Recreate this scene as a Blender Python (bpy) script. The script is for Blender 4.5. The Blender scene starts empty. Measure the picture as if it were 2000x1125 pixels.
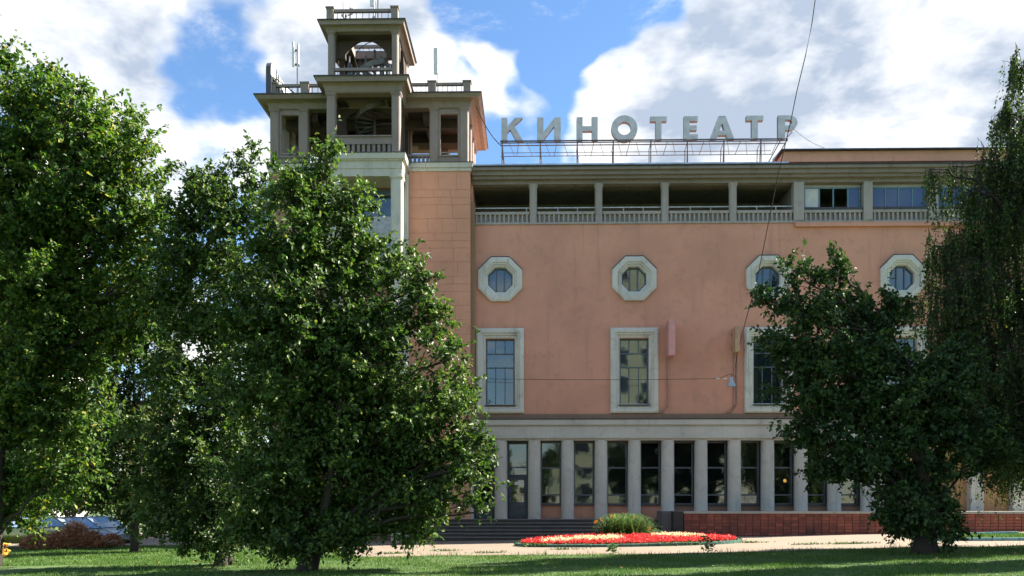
import bpy, bmesh, math, random
import numpy as np
from mathutils import Vector, Matrix
from mathutils.geometry import tessellate_polygon

# ------------------------------------------------------------------ camera, sky, sun, exposure
scene = bpy.context.scene
COL = scene.collection
FPX, HOR, EYE = 1730.0, 980.0, 1.7
YAW = math.atan(36.0 / FPX)
cam_data = bpy.data.cameras.new("camera")
cam = bpy.data.objects.new("camera", cam_data)
COL.objects.link(cam)
cam.location = (0, 0, EYE)
cam.rotation_euler = (math.pi / 2, 0, YAW)
cam_data.sensor_width = 36
cam_data.lens = 36 * FPX / 2000
cam_data.shift_y = (HOR - 562.5) / 2000
cam_data.clip_start = 0.1
cam_data.clip_end = 6000
scene.camera = cam

SUN_EL, SUN_AZ = math.radians(42), math.radians(75)      # azimuth from +Y towards +X
SUN_DIR = Vector((math.cos(SUN_EL) * math.sin(SUN_AZ), math.cos(SUN_EL) * math.cos(SUN_AZ), math.sin(SUN_EL)))
sun_data = bpy.data.lights.new("sun", 'SUN')
sun_data.energy = 3.92
sun_data.angle = math.radians(0.5)
sun_data.color = (1.0, 0.93, 0.82)
sun = bpy.data.objects.new("sun", sun_data)
COL.objects.link(sun)
sun.rotation_euler = SUN_DIR.to_track_quat('Z', 'Y').to_euler()
sun.location = (60, 20, 60)

scene.view_settings.view_transform = 'Standard'
scene.view_settings.look = 'None'
scene.view_settings.exposure = 2.35
SKY_STRENGTH = 0.05
CLOUD_WHITE, CLOUD_GREY = (0.339, 0.330, 0.312), (0.105, 0.124, 0.155)
scene.view_settings.gamma = 1.0
scene.cycles.max_bounces = 6
scene.cycles.diffuse_bounces = 3
scene.cycles.glossy_bounces = 3
scene.cycles.transmission_bounces = 4
scene.cycles.transparent_max_bounces = 8
scene.cycles.caustics_reflective = False
scene.cycles.caustics_refractive = False
scene.view_settings.use_curve_mapping = False


def pix_dir(px, py):
    r, u = (px - 1000) / FPX, (HOR - py) / FPX
    c, s = math.cos(YAW), math.sin(YAW)
    return Vector((r * c - s, r * s + c, u))


def P(px, py, Y):
    d = pix_dir(px, py)
    t = Y / d.y
    return Vector((d.x * t, Y, EYE + d.z * t))


class NT:
    """small helper around a node tree"""
    def __init__(self, tree):
        self.t = tree
        self.n = tree.nodes
        self.l = tree.links

    def new(self, typ, **kw):
        nd = self.n.new(typ)
        for k, v in kw.items():
            setattr(nd, k, v)
        return nd

    def set(self, sock, v):
        if isinstance(v, bpy.types.NodeSocket):
            self.l.new(v, sock)
        elif v is not None:
            sock.default_value = v

    def math(self, op, a, b=None, c=None, clamp=False):
        nd = self.new('ShaderNodeMath', operation=op, use_clamp=clamp)
        self.set(nd.inputs[0], a)
        if b is not None:
            self.set(nd.inputs[1], b)
        if c is not None:
            self.set(nd.inputs[2], c)
        return nd.outputs[0]

    def vmath(self, op, a, b=None):
        nd = self.new('ShaderNodeVectorMath', operation=op)
        self.set(nd.inputs[0], a)
        if b is not None:
            self.set(nd.inputs[1], b)
        return nd.outputs['Value'] if op in ('DOT_PRODUCT', 'LENGTH') else nd.outputs[0]

    def noise(self, vec, scale, detail=4, rough=0.55, dist=0.0):
        nd = self.new('ShaderNodeTexNoise')
        self.set(nd.inputs['Vector'], vec)
        nd.inputs['Scale'].default_value = scale
        nd.inputs['Detail'].default_value = detail
        nd.inputs['Roughness'].default_value = rough
        nd.inputs['Distortion'].default_value = dist
        return nd.outputs[0]

    def rng(self, v, a, b, c=0.0, d=1.0, smooth=True):
        nd = self.new('ShaderNodeMapRange')
        nd.interpolation_type = 'SMOOTHSTEP' if smooth else 'LINEAR'
        self.set(nd.inputs[0], v)
        for i, x in enumerate((a, b, c, d)):
            nd.inputs[i + 1].default_value = x
        return nd.outputs[0]

    def mix(self, fac, a, b, mode='MIX'):
        nd = self.new('ShaderNodeMix', data_type='RGBA', blend_type=mode)
        self.set(nd.inputs[0], fac)
        for sock, v in ((nd.inputs[6], a), (nd.inputs[7], b)):
            if isinstance(v, tuple) and len(v) == 3:
                v = v + (1,)
            self.set(sock, v)
        return nd.outputs[2]


# ---- world: physical sky with a procedural deck of cumulus clouds
world = bpy.data.worlds.new("World")
scene.world = world
world.use_nodes = True
w = NT(world.node_tree)
w.n.clear()
sky = w.new('ShaderNodeTexSky')
sky.sky_type = 'NISHITA'
sky.sun_disc = False
sky.sun_elevation = SUN_EL
sky.sun_rotation = SUN_AZ
sky.altitude = 600
sky.air_density = 1.0
sky.dust_density = 0.3
sky.ozone_density = 2.5
tc = w.new('ShaderNodeTexCoord')
dirv = w.vmath('NORMALIZE', tc.outputs['Generated'])
# flattened cloud deck coordinates so clouds stretch towards the horizon
sep = w.new('ShaderNodeSeparateXYZ'); w.l.new(dirv, sep.inputs[0])
zc = w.math('ADD', w.math('MAXIMUM', sep.outputs[2], 0.0), 0.30)
cmb = w.new('ShaderNodeCombineXYZ')
w.l.new(w.math('DIVIDE', sep.outputs[0], zc), cmb.inputs[0])
w.l.new(w.math('DIVIDE', sep.outputs[1], zc), cmb.inputs[1])
w.l.new(w.math('MULTIPLY', sep.outputs[2], 1.6), cmb.inputs[2])
cv = cmb.outputs[0]
warp = w.new('ShaderNodeTexNoise'); w.l.new(cv, warp.inputs['Vector']); warp.inputs['Scale'].default_value = 2.6; warp.inputs['Detail'].default_value = 2
wv = w.new('ShaderNodeVectorMath', operation='MULTIPLY_ADD')
w.l.new(warp.outputs[1], wv.inputs[0]); wv.inputs[1].default_value = (0.16, 0.16, 0.16); w.l.new(cv, wv.inputs[2])
cvw = wv.outputs[0]
n1 = w.noise(cvw, 2.6, 6, 0.58)
n3 = w.noise(cvw, 7.5, 4, 0.55)
# banks of cloud and gaps of clear sky, as unit directions of this day's sky
BANKS = [  # px, py, angular radius (rad), weight
    (110, 70, .20, .15), (240, 110, .14, .08), (620, 40, .14, .13), (790, 95, .11, .16), (880, 60, .035, .06), (390, 270, .09, .06),
    (1420, 110, .17, .13), (1560, 220, .19, .15), (1720, 50, .12, .08), (1840, 200, .19, .17), (1260, 230, .13, .15), (1400, 260, .12, .10), (1000, 105, .05, .22), (985, 185, .05, .20), (1130, 215, .035, .18), (1115, 205, .03, .06), (1060, 30, .03, .06),
    (455, 75, .05, -.15), (425, 140, .05, -.14), (395, 215, .06, -.12), (340, 280, .06, -.08), (480, 260, .05, -.06), (950, 40, .08, -.17), (1130, 60, .12, -.21), (1230, 50, .07, -.13), (1060, 250, .06, -.08), (940, 200, .05, -.08), (1085, 170, .05, -.08), (1605, 75, .025, -.12), (480, 190, .05, -.08)]
wn = w.new('ShaderNodeTexNoise'); w.l.new(dirv, wn.inputs['Vector']); wn.inputs['Scale'].default_value = 9.0; wn.inputs['Detail'].default_value = 3
wd_ = w.new('ShaderNodeVectorMath', operation='MULTIPLY_ADD'); w.l.new(w.vmath('SUBTRACT', wn.outputs[1], (.5, .5, .5)), wd_.inputs[0]); wd_.inputs[1].default_value = (.22, .22, .22); w.l.new(dirv, wd_.inputs[2])
dirw = w.vmath('NORMALIZE', wd_.outputs[0])
acc = None
for (px, py, rad, wt) in BANKS:
    d = pix_dir(px, py).normalized()
    dt = w.vmath('DOT_PRODUCT', dirw, tuple(d))
    g = w.rng(dt, math.cos(rad * 1.15), 1.0, 0.0, wt)
    acc = g if acc is None else w.math('ADD', acc, g)
dens = w.math('ADD', w.math('ADD', w.math('MULTIPLY', n1, 0.82), w.math('MULTIPLY', n3, 0.18)), w.math('ADD', acc, 0.032))
n5 = w.noise(cvw, 5.5, 7, 0.68)
wisp = w.math('MULTIPLY', w.rng(w.math('ADD', n5, w.math('MULTIPLY', acc, 0.25)), 0.50, 0.72), 0.55)
mask = w.math('MAXIMUM', w.rng(w.math('ADD', dens, w.math('MULTIPLY', w.math('SUBTRACT', n5, 0.5), 0.16)), 0.49, 0.67), wisp)
n4 = w.noise(cvw, 4.2, 5, 0.6)
val = w.math('ADD', w.math('MULTIPLY', w.math('SUBTRACT', dens, 0.52), 0.75), w.math('ADD', w.math('MULTIPLY', w.math('SUBTRACT', n4, 0.5), 1.7), w.math('MULTIPLY', w.math('SUBTRACT', n3, 0.5), 0.6)))
lit = w.rng(val, 0.40, -0.25, smooth=False)
cloud_col = w.mix(lit, CLOUD_GREY, CLOUD_WHITE)
skyc = w.new('ShaderNodeVectorMath', operation='SCALE'); w.l.new(sky.outputs[0], skyc.inputs[0]); skyc.inputs['Scale'].default_value = SKY_STRENGTH
hs = w.new('ShaderNodeHueSaturation'); hs.inputs['Saturation'].default_value = 1.12; w.l.new(skyc.outputs[0], hs.inputs['Color'])
bgc = w.mix(mask, hs.outputs[0], cloud_col)
bg = w.new('ShaderNodeBackground'); w.l.new(bgc, bg.inputs[0]); bg.inputs[1].default_value = 1.0
wo = w.new('ShaderNodeOutputWorld'); w.l.new(bg.outputs[0], wo.inputs[0])
world.cycles.sampling_method = 'MANUAL'
world.cycles.sample_map_resolution = 512

random.seed(4)
RNG = np.random.default_rng(7)


# ------------------------------------------------------------------ materials
def material(name):
    m = bpy.data.materials.new(name)
    m.use_nodes = True
    t = NT(m.node_tree)
    return m, t, t.n['Principled BSDF']


def pos(t):
    return t.new('ShaderNodeNewGeometry').outputs['Position']


def scaled(t, v, s):
    mp = t.new('ShaderNodeMapping')
    t.l.new(v, mp.inputs[0])
    mp.inputs['Scale'].default_value = s
    return mp.outputs[0]


def bump(t, b, h, strength=0.3, dist=0.02):
    bp = t.new('ShaderNodeBump')
    bp.inputs['Strength'].default_value = strength
    bp.inputs['Distance'].default_value = dist
    t.l.new(h, bp.inputs['Height'])
    t.l.new(bp.outputs[0], b.inputs['Normal'])


def plaster(name, col, dirt=(0.12, 0.10, 0.085), amount=0.5, streak=0.5, rough=0.9, grain=60, patch=None):
    """weathered render / stone: broad patches, vertical streaks, fine grain"""
    m, t, b = material(name)
    p = pos(t)
    broad = t.noise(p, 0.35, 5, 0.6)
    mid = t.noise(p, 2.3, 5, 0.65)
    st = t.noise(scaled(t, p, (3.2, 3.2, 0.22)), 1.0, 5, 0.65)
    st2 = t.noise(scaled(t, p, (8.5, 8.5, 0.30)), 1.0, 4, 0.6)
    fine = t.noise(p, grain, 3, 0.6)
    c = t.mix(t.rng(broad, 0.3, 0.7), tuple(x * 0.88 for x in col), tuple(min(1, x * 1.08) for x in col))
    if patch:
        c = t.mix(t.math('MULTIPLY', t.rng(mid, 0.52, 0.66), 0.55), c, patch)
    c = t.mix(t.math('MULTIPLY', t.rng(mid, 0.50, 0.75), amount * 0.6), c, dirt)
    c = t.mix(t.math('MULTIPLY', t.rng(st, 0.52, 0.74), streak * 0.75), c, dirt)
    c = t.mix(t.math('MULTIPLY', t.math('MULTIPLY', t.rng(st2, 0.55, 0.72), t.rng(broad, 0.42, 0.62)), streak * 0.6), c, dirt)
    c = t.mix(t.rng(fine, 0.3, 0.7, 0.0, 0.22), c, tuple(x * 0.6 for x in col))
    t.l.new(c, b.inputs['Base Color'])
    b.inputs['Roughness'].default_value = rough
    bump(t, b, t.math('ADD', fine, t.math('MULTIPLY', mid, 0.6)), 0.35, 0.012)
    return m


def simple(name, col, rough=0.6, metal=0.0, var=0.25, scale=8.0, bmp=0.1):
    m, t, b = material(name)
    p = pos(t)
    n = t.noise(p, scale, 4, 0.6)
    c = t.mix(t.rng(n, 0.3, 0.7), tuple(x * (1 - var) for x in col), tuple(min(1, x * (1 + var * 0.6)) for x in col))
    t.l.new(c, b.inputs['Base Color'])
    b.inputs['Roughness'].default_value = rough
    b.inputs['Metallic'].default_value = metal
    if bmp:
        bump(t, b, n, bmp, 0.01)
    return m


def glass(name, tint, refl=0.22, body=None, body_fac=0.0, wav=0.02):
    """window pane: tinted see-through pane with a wavy reflection"""
    m, t, b = material(name)
    t.n.remove(b)
    out = t.n['Material Output']
    p = pos(t)
    wv_ = t.noise(p, 0.9, 2, 0.5)
    bp = t.new('ShaderNodeBump'); bp.inputs['Strength'].default_value = 0.5; bp.inputs['Distance'].default_value = wav
    t.l.new(wv_, bp.inputs['Height'])
    tr = t.new('ShaderNodeBsdfTransparent'); tr.inputs[0].default_value = tint + (1,)
    gl = t.new('ShaderNodeBsdfGlossy'); gl.inputs['Roughness'].default_value = 0.03; gl.inputs[0].default_value = (0.93, 0.97, 0.95, 1)
    t.l.new(bp.outputs[0], gl.inputs['Normal'])
    base = tr.outputs[0]
    if body:
        df = t.new('ShaderNodeBsdfDiffuse'); df.inputs[0].default_value = body + (1,)
        mx = t.new('ShaderNodeMixShader'); mx.inputs[0].default_value = body_fac
        t.l.new(base, mx.inputs[1]); t.l.new(df.outputs[0], mx.inputs[2]); base = mx.outputs[0]
    lw = t.new('ShaderNodeLayerWeight'); lw.inputs[0].default_value = 0.25
    fac = t.math('ADD', t.math('MULTIPLY', lw.outputs['Fresnel'], 0.8), refl, clamp=True)
    mx = t.new('ShaderNodeMixShader'); t.l.new(fac, mx.inputs[0])
    t.l.new(base, mx.inputs[1]); t.l.new(gl.outputs[0], mx.inputs[2])
    t.l.new(mx.outputs[0], out.inputs[0])
    return m


def leaf_material(name, dark, mid, light, odd, odd_amt=0.06, gloss=0.38, trans=0.32):
    m, t, b = material(name)
    at = t.new('ShaderNodeAttribute', attribute_name='tone')
    v = at.outputs['Fac']
    p = pos(t)
    n = t.noise(p, 0.55, 3, 0.6)
    v2 = t.math('ADD', t.math('MULTIPLY', v, 0.72), t.rng(n, 0.3, 0.7, -0.02, 0.26))
    rp = t.new('ShaderNodeValToRGB')
    t.l.new(v2, rp.inputs[0])
    e = rp.color_ramp.elements
    e[0].position, e[0].color = 0.05, dark + (1,)
    e[1].position, e[1].color = 0.92, light + (1,)
    x = e.new(0.5); x.color = mid + (1,)
    odd_n = t.math('GREATER_THAN', t.math('FRACT', t.math('MULTIPLY', v, 37.13)), 1 - odd_amt)
    c = t.mix(odd_n, rp.outputs[0], odd)
    t.l.new(c, b.inputs['Base Color'])
    b.inputs['Roughness'].default_value = gloss
    b.inputs['Specular IOR Level'].default_value = 0.35
    tl = t.new('ShaderNodeBsdfTranslucent')
    t.l.new(t.mix(0.6, c, t.mix(1.0, c, (1.7, 2.0, 0.6), 'MULTIPLY')), tl.inputs[0])
    mx = t.new('ShaderNodeMixShader'); mx.inputs[0].default_value = trans
    t.l.new(b.outputs[0], mx.inputs[1]); t.l.new(tl.outputs[0], mx.inputs[2])
    t.l.new(mx.outputs[0], t.n['Material Output'].inputs[0])
    return m


M = {}
M['pink'] = plaster('pink_render', (0.64, 0.318, 0.214), dirt=(0.25, 0.15, 0.11), amount=0.45, streak=0.38, grain=26)
M['pink_block'] = plaster('pink_block_render', (0.65, 0.320, 0.207), dirt=(0.27, 0.155, 0.11), amount=0.4, streak=0.2, grain=30)
M['pink_dull'] = plaster('dull_brown_render', (0.30, 0.185, 0.125), dirt=(0.16, 0.12, 0.085), amount=0.5, streak=0.5)
M['joint'] = plaster('mortar_joint', (0.34, 0.19, 0.135), amount=0.3, streak=0.2)
M['concrete'] = plaster('grey_brown_concrete', (0.27, 0.232, 0.205), dirt=(0.12, 0.10, 0.08), amount=0.6, streak=0.7)
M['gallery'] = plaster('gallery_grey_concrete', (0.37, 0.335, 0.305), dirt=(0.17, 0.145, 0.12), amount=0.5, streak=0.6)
M['tower'] = plaster('tower_beige_render', (0.285, 0.232, 0.205), dirt=(0.15, 0.115, 0.085), amount=0.6, streak=0.6)
M['pale'] = plaster('pale_cream_stone', (0.58, 0.56, 0.48), dirt=(0.20, 0.18, 0.15), amount=0.5, streak=0.6)
M['surround'] = plaster('white_window_surround', (0.62, 0.61, 0.54), dirt=(0.22, 0.19, 0.155), amount=0.7, streak=0.9)
M['stone'] = plaster('grey_column_stone', (0.54, 0.515, 0.455), dirt=(0.22, 0.215, 0.195), amount=0.7, streak=0.5, grain=18)
M['sign_strip'] = plaster('beige_strip', (0.33, 0.22, 0.125), dirt=(0.2, 0.14, 0.09), amount=0.4, streak=0.4)
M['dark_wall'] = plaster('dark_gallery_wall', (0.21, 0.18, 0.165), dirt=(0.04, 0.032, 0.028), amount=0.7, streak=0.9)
M['inner_shade'] = plaster('shade_dark_inner_render', (0.075, 0.055, 0.042), dirt=(0.035, 0.028, 0.024), amount=0.8, streak=0.7)  # same render as the tower, darkened to paint the inside shade into it
M['interior'] = simple('interior_paint', (0.16, 0.15, 0.12), 0.8, var=0.3, scale=1.5)
M['orange'] = plaster('orange_render', (0.50, 0.27, 0.12), dirt=(0.28, 0.2, 0.13), amount=0.5, streak=0.4)
M['metal_roof'] = simple('zinc_flashing', (0.40, 0.46, 0.54), 0.4, 0.7, 0.3, 2.0)
M['dark_metal'] = simple('dark_flashing', (0.055, 0.055, 0.06), 0.5, 0.4, 0.3, 3.0)
M['steel'] = simple('grey_steel', (0.12, 0.12, 0.125), 0.5, 0.6, 0.4, 6.0)
M['light_steel'] = simple('light_grey_steel', (0.42, 0.44, 0.45), 0.5, 0.2, 0.25, 6.0)
M['stair_steel'] = simple('dull_stair_steel', (0.15, 0.147, 0.14), 0.6, 0.1, 0.3, 6.0)
M['letter'] = simple('grey_letter_face', (0.54, 0.53, 0.52), 0.45, 0.15, 0.15, 3.0)
M['letter_side'] = simple('letter_side', (0.07, 0.07, 0.085), 0.5, 0.2, 0.2, 3.0)
M['frame'] = simple('blue_grey_window_frame', (0.075, 0.115, 0.14), 0.45, 0.0, 0.3, 5.0)
M['frame_grey'] = simple('grey_window_frame', (0.095, 0.11, 0.125), 0.45, 0.0, 0.25, 5.0)
M['frame_teal'] = simple('teal_window_frame', (0.12, 0.24, 0.29), 0.5, 0.0, 0.2, 5.0)
M['glass'] = glass('window_glass', (0.40, 0.54, 0.56), 0.11, (0.03, 0.05, 0.06), 0.35, 0.006)
M['glass_dark'] = glass('lobby_glass', (0.45, 0.50, 0.48), 0.09, (0.015, 0.02, 0.02), 0.3, 0.012)
M['glass_blue'] = glass('blue_film_glass', (0.10, 0.16, 0.30), 0.025, (0.055, 0.115, 0.27), 0.85, 0.005)
M['curtain'] = simple('white_blind', (0.62, 0.62, 0.60), 0.8, 0, 0.12, 4.0)
M['door'] = simple('grey_blue_door', (0.055, 0.075, 0.095), 0.5, 0.1, 0.3, 4.0)
M['paper'] = simple('paper_notice', (0.75, 0.77, 0.75), 0.8, 0, 0.05, 5)
M['granite'] = plaster('dark_granite', (0.15, 0.135, 0.125), dirt=(0.035, 0.033, 0.033), amount=0.9, streak=0.3, rough=0.7, grain=45, patch=(0.17, 0.155, 0.145))
M['granite_black'] = plaster('black_granite', (0.022, 0.022, 0.025), dirt=(0.05, 0.048, 0.048), amount=0.4, streak=0.3, rough=0.45)
M['coping'] = plaster('coping_stone', (0.42, 0.385, 0.335), dirt=(0.2, 0.18, 0.15), amount=0.6, streak=0.3)
M['mortar'] = plaster('brick_mortar', (0.13, 0.062, 0.05), amount=0.3, streak=0.3)
M['pink_plastic'] = simple('pink_plastic', (0.62, 0.30, 0.27), 0.45, 0, 0.12, 5)
M['beige_plastic'] = simple('beige_plastic', (0.45, 0.29, 0.17), 0.5, 0, 0.15, 5)
M['pipe'] = simple('painted_pipe', (0.40, 0.225, 0.16), 0.6, 0, 0.2, 6)
M['white_paint'] = simple('white_antenna_plastic', (0.70, 0.73, 0.74), 0.4, 0, 0.08, 5)
M['cable'] = simple('black_cable', (0.015, 0.015, 0.016), 0.6, 0, 0.2, 5, 0)
M['bark'] = plaster('tree_bark', (0.038, 0.029, 0.022), dirt=(0.02, 0.016, 0.013), amount=0.9, streak=0.9, grain=30)
M['birch_bark'] = plaster('birch_bark', (0.30, 0.28, 0.25), dirt=(0.03, 0.025, 0.02), amount=1.2, streak=0.3, grain=20)
M['kerb_green'] = simple('green_painted_kerb', (0.05, 0.13, 0.10), 0.75, 0, 0.45, 7)
M['kerb_blue'] = simple('pale_blue_kerb', (0.20, 0.42, 0.48), 0.75, 0, 0.3, 6)
M['soil'] = plaster('soil', (0.05, 0.035, 0.025), amount=0.5, streak=0.1)
M['tyre'] = simple('tyre_rubber', (0.02, 0.02, 0.02), 0.85)
M['rim'] = simple('alloy_rim', (0.4, 0.4, 0.42), 0.35, 0.8)
M['car_glass'] = glass('car_glass', (0.2, 0.25, 0.28), 0.30, (0.02, 0.03, 0.04), 0.5, 0.0)
M['lamp_white'] = simple('lamp_shade_enamel', (0.38, 0.42, 0.47), 0.4, 0.2, 0.1, 5)
M['bldg_pale'] = plaster('pale_apartment_render', (0.62, 0.60, 0.53), amount=0.3, streak=0.3)
M['bldg_lime'] = plaster('pale_lime_render', (0.58, 0.58, 0.42), amount=0.3, streak=0.3)
M['bldg_brown'] = plaster('brown_apartment_render', (0.36, 0.27, 0.2), amount=0.4, streak=0.3)
M['bldg_win'] = simple('far_window_glass', (0.04, 0.05, 0.06), 0.1, 0, 0.2, 1)

# brick: tint by object
m, t, b = material('red_brick')
oi = t.new('ShaderNodeObjectInfo')
p_ = pos(t)
nz = t.noise(p_, 14, 4, 0.65)
nb = t.noise(scaled(t, p_, (1, 1, 0.5)), 1.1, 4, 0.6)
c_ = t.mix(oi.outputs['Random'], (0.20, 0.056, 0.038), (0.36, 0.105, 0.066))
c_ = t.mix(t.rng(nz, 0.4, 0.75, 0, 0.5), c_, (0.10, 0.04, 0.03))
c_ = t.mix(t.math('MULTIPLY', t.rng(nb, 0.50, 0.72), 0.6), c_, (0.055, 0.035, 0.03))
t.l.new(c_, b.inputs['Base Color']); b.inputs['Roughness'].default_value = 0.8
bump(t, b, nz, 0.4, 0.01)
M['brick'] = m

# lawn soil under the blades
m, t, b = material('lawn_ground')
p_ = pos(t)
n_a = t.noise(p_, 0.6, 5, 0.6); n_b = t.noise(p_, 9, 4, 0.65)
c_ = t.mix(t.rng(n_a, 0.35, 0.7), (0.045, 0.095, 0.018), (0.075, 0.12, 0.026))
c_ = t.mix(t.rng(n_b, 0.45, 0.75, 0, 0.7), c_, (0.035, 0.055, 0.014))
t.l.new(c_, b.inputs['Base Color']); b.inputs['Roughness'].default_value = 0.95
bump(t, b, n_b, 0.8, 0.05)
M['lawn'] = m

m, t, b = material('grass_blade')
at = t.new('ShaderNodeAttribute', attribute_name='tone')
n_a = t.noise(pos(t), 0.7, 4, 0.6)
v_ = t.math('ADD', t.math('MULTIPLY', at.outputs['Fac'], 0.6), t.rng(n_a, 0.3, 0.7, 0, 0.4))
c_ = t.mix(v_, (0.028, 0.096, 0.008), (0.105, 0.21, 0.018))
c_ = t.mix(t.math('GREATER_THAN', at.outputs['Fac'], 0.955), c_, (0.32, 0.29, 0.12))
t.l.new(c_, b.inputs['Base Color']); b.inputs['Roughness'].default_value = 0.6
tl = t.new('ShaderNodeBsdfTranslucent'); t.l.new(c_, tl.inputs[0])
mx = t.new('ShaderNodeMixShader'); mx.inputs[0].default_value = 0.35
t.l.new(b.outputs[0], mx.inputs[1]); t.l.new(tl.outputs[0], mx.inputs[2]); t.l.new(mx.outputs[0], t.n['Material Output'].inputs[0])
M['blade'] = m

m, t, b = material('plaza_paving')
p_ = pos(t)
n_a = t.noise(p_, 0.5, 5, 0.6); n_b = t.noise(p_, 5, 5, 0.7); n_c = t.noise(p_, 70, 2, 0.6)
cr = t.noise(scaled(t, p_, (0.35, 1.3, 1)), 2.2, 6, 0.75, 0.6)
c_ = t.mix(t.rng(n_a, 0.3, 0.7), (0.19, 0.145, 0.102), (0.235, 0.180, 0.128))
c_ = t.mix(t.rng(n_b, 0.5, 0.8, 0, 0.5), c_, (0.24, 0.20, 0.16))
c_ = t.mix(t.rng(n_c, 0.3, 0.7, 0, 0.2), c_, (0.2, 0.17, 0.14))
crk = t.math('SUBTRACT', 1.0, t.math('MULTIPLY', t.math('ABSOLUTE', t.math('SUBTRACT', cr, 0.5)), 55.0), clamp=True)
c_ = t.mix(t.math('MULTIPLY', crk, t.rng(n_a, 0.42, 0.58, 0, 0.85)), c_, (0.07, 0.06, 0.04))
t.l.new(c_, b.inputs['Base Color']); b.inputs['Roughness'].default_value = 0.9
bump(t, b, n_b, 0.4, 0.01)
M['plaza'] = m


def emission(name, col, s):
    m, t, b = material(name)
    b.inputs['Base Color'].default_value = col + (1,)
    b.inputs['Emission Color'].default_value = col + (1,)
    b.inputs['Emission Strength'].default_value = s
    return m


M['lamp_glow'] = emission('warm_lamp_globe', (1.0, 0.45, 0.12), 1.6)


def petal(name, col, var=0.35):
    m, t, b = material(name)
    at = t.new('ShaderNodeAttribute', attribute_name='tone')
    c = t.mix(at.outputs['Fac'], tuple(x * (1 - var) for x in col), tuple(min(1, x * (1 + var)) for x in col))
    t.l.new(c, b.inputs['Base Color']); b.inputs['Roughness'].default_value = 0.6
    tl = t.new('ShaderNodeBsdfTranslucent'); t.l.new(c, tl.inputs[0])
    mx = t.new('ShaderNodeMixShader'); mx.inputs[0].default_value = 0.3
    t.l.new(b.outputs[0], mx.inputs[1]); t.l.new(tl.outputs[0], mx.inputs[2]); t.l.new(mx.outputs[0], t.n['Material Output'].inputs[0])
    return m


M['petal_red'] = petal('red_petal', (0.70, 0.055, 0.050), 0.4)
M['petal_white'] = petal('cream_petal', (0.78, 0.66, 0.42), 0.15)
M['petal_orange'] = petal('orange_petal', (0.85, 0.33, 0.05), 0.2)
M['bed_leaf'] = petal('bed_leaf', (0.05, 0.13, 0.025), 0.5)
M['lily_leaf'] = petal('daylily_leaf', (0.062, 0.125, 0.022), 0.6)
M['dead_leaf'] = petal('dead_leaf', (0.34, 0.15, 0.07), 0.55)
M['yellow_leaf'] = petal('yellow_leaf', (0.75, 0.42, 0.06), 0.2)
M['dead_twig'] = simple('dead_twig', (0.22, 0.16, 0.11), 0.8, 0, 0.4, 5, 0)
M['leaf_linden'] = leaf_material('hero_leaf', (0.018, 0.046, 0.010), (0.050, 0.102, 0.019), (0.145, 0.198, 0.050), (0.20, 0.21, 0.06), 0.03, 0.45, 0.34)
M['leaf_maple'] = leaf_material('maple_leaf', (0.022, 0.060, 0.009), (0.058, 0.125, 0.017), (0.165, 0.225, 0.034), (0.32, 0.28, 0.04), 0.035, 0.55, 0.40)
M['leaf_dark'] = leaf_material('dark_leaf', (0.016, 0.038, 0.013), (0.032, 0.070, 0.020), (0.075, 0.125, 0.036), (0.12, 0.13, 0.04), 0.02, 0.62, 0.20)
M['leaf_birch'] = leaf_material('birch_leaf', (0.021, 0.046, 0.012), (0.042, 0.084, 0.020), (0.11, 0.16, 0.038), (0.20, 0.19, 0.04), 0.03, 0.55, 0.34)
M['leaf_far'] = leaf_material('far_leaf', (0.03, 0.06, 0.014), (0.055, 0.10, 0.022), (0.11, 0.16, 0.04), (0.2, 0.16, 0.05), 0.05, 0.5, 0.3)


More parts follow.
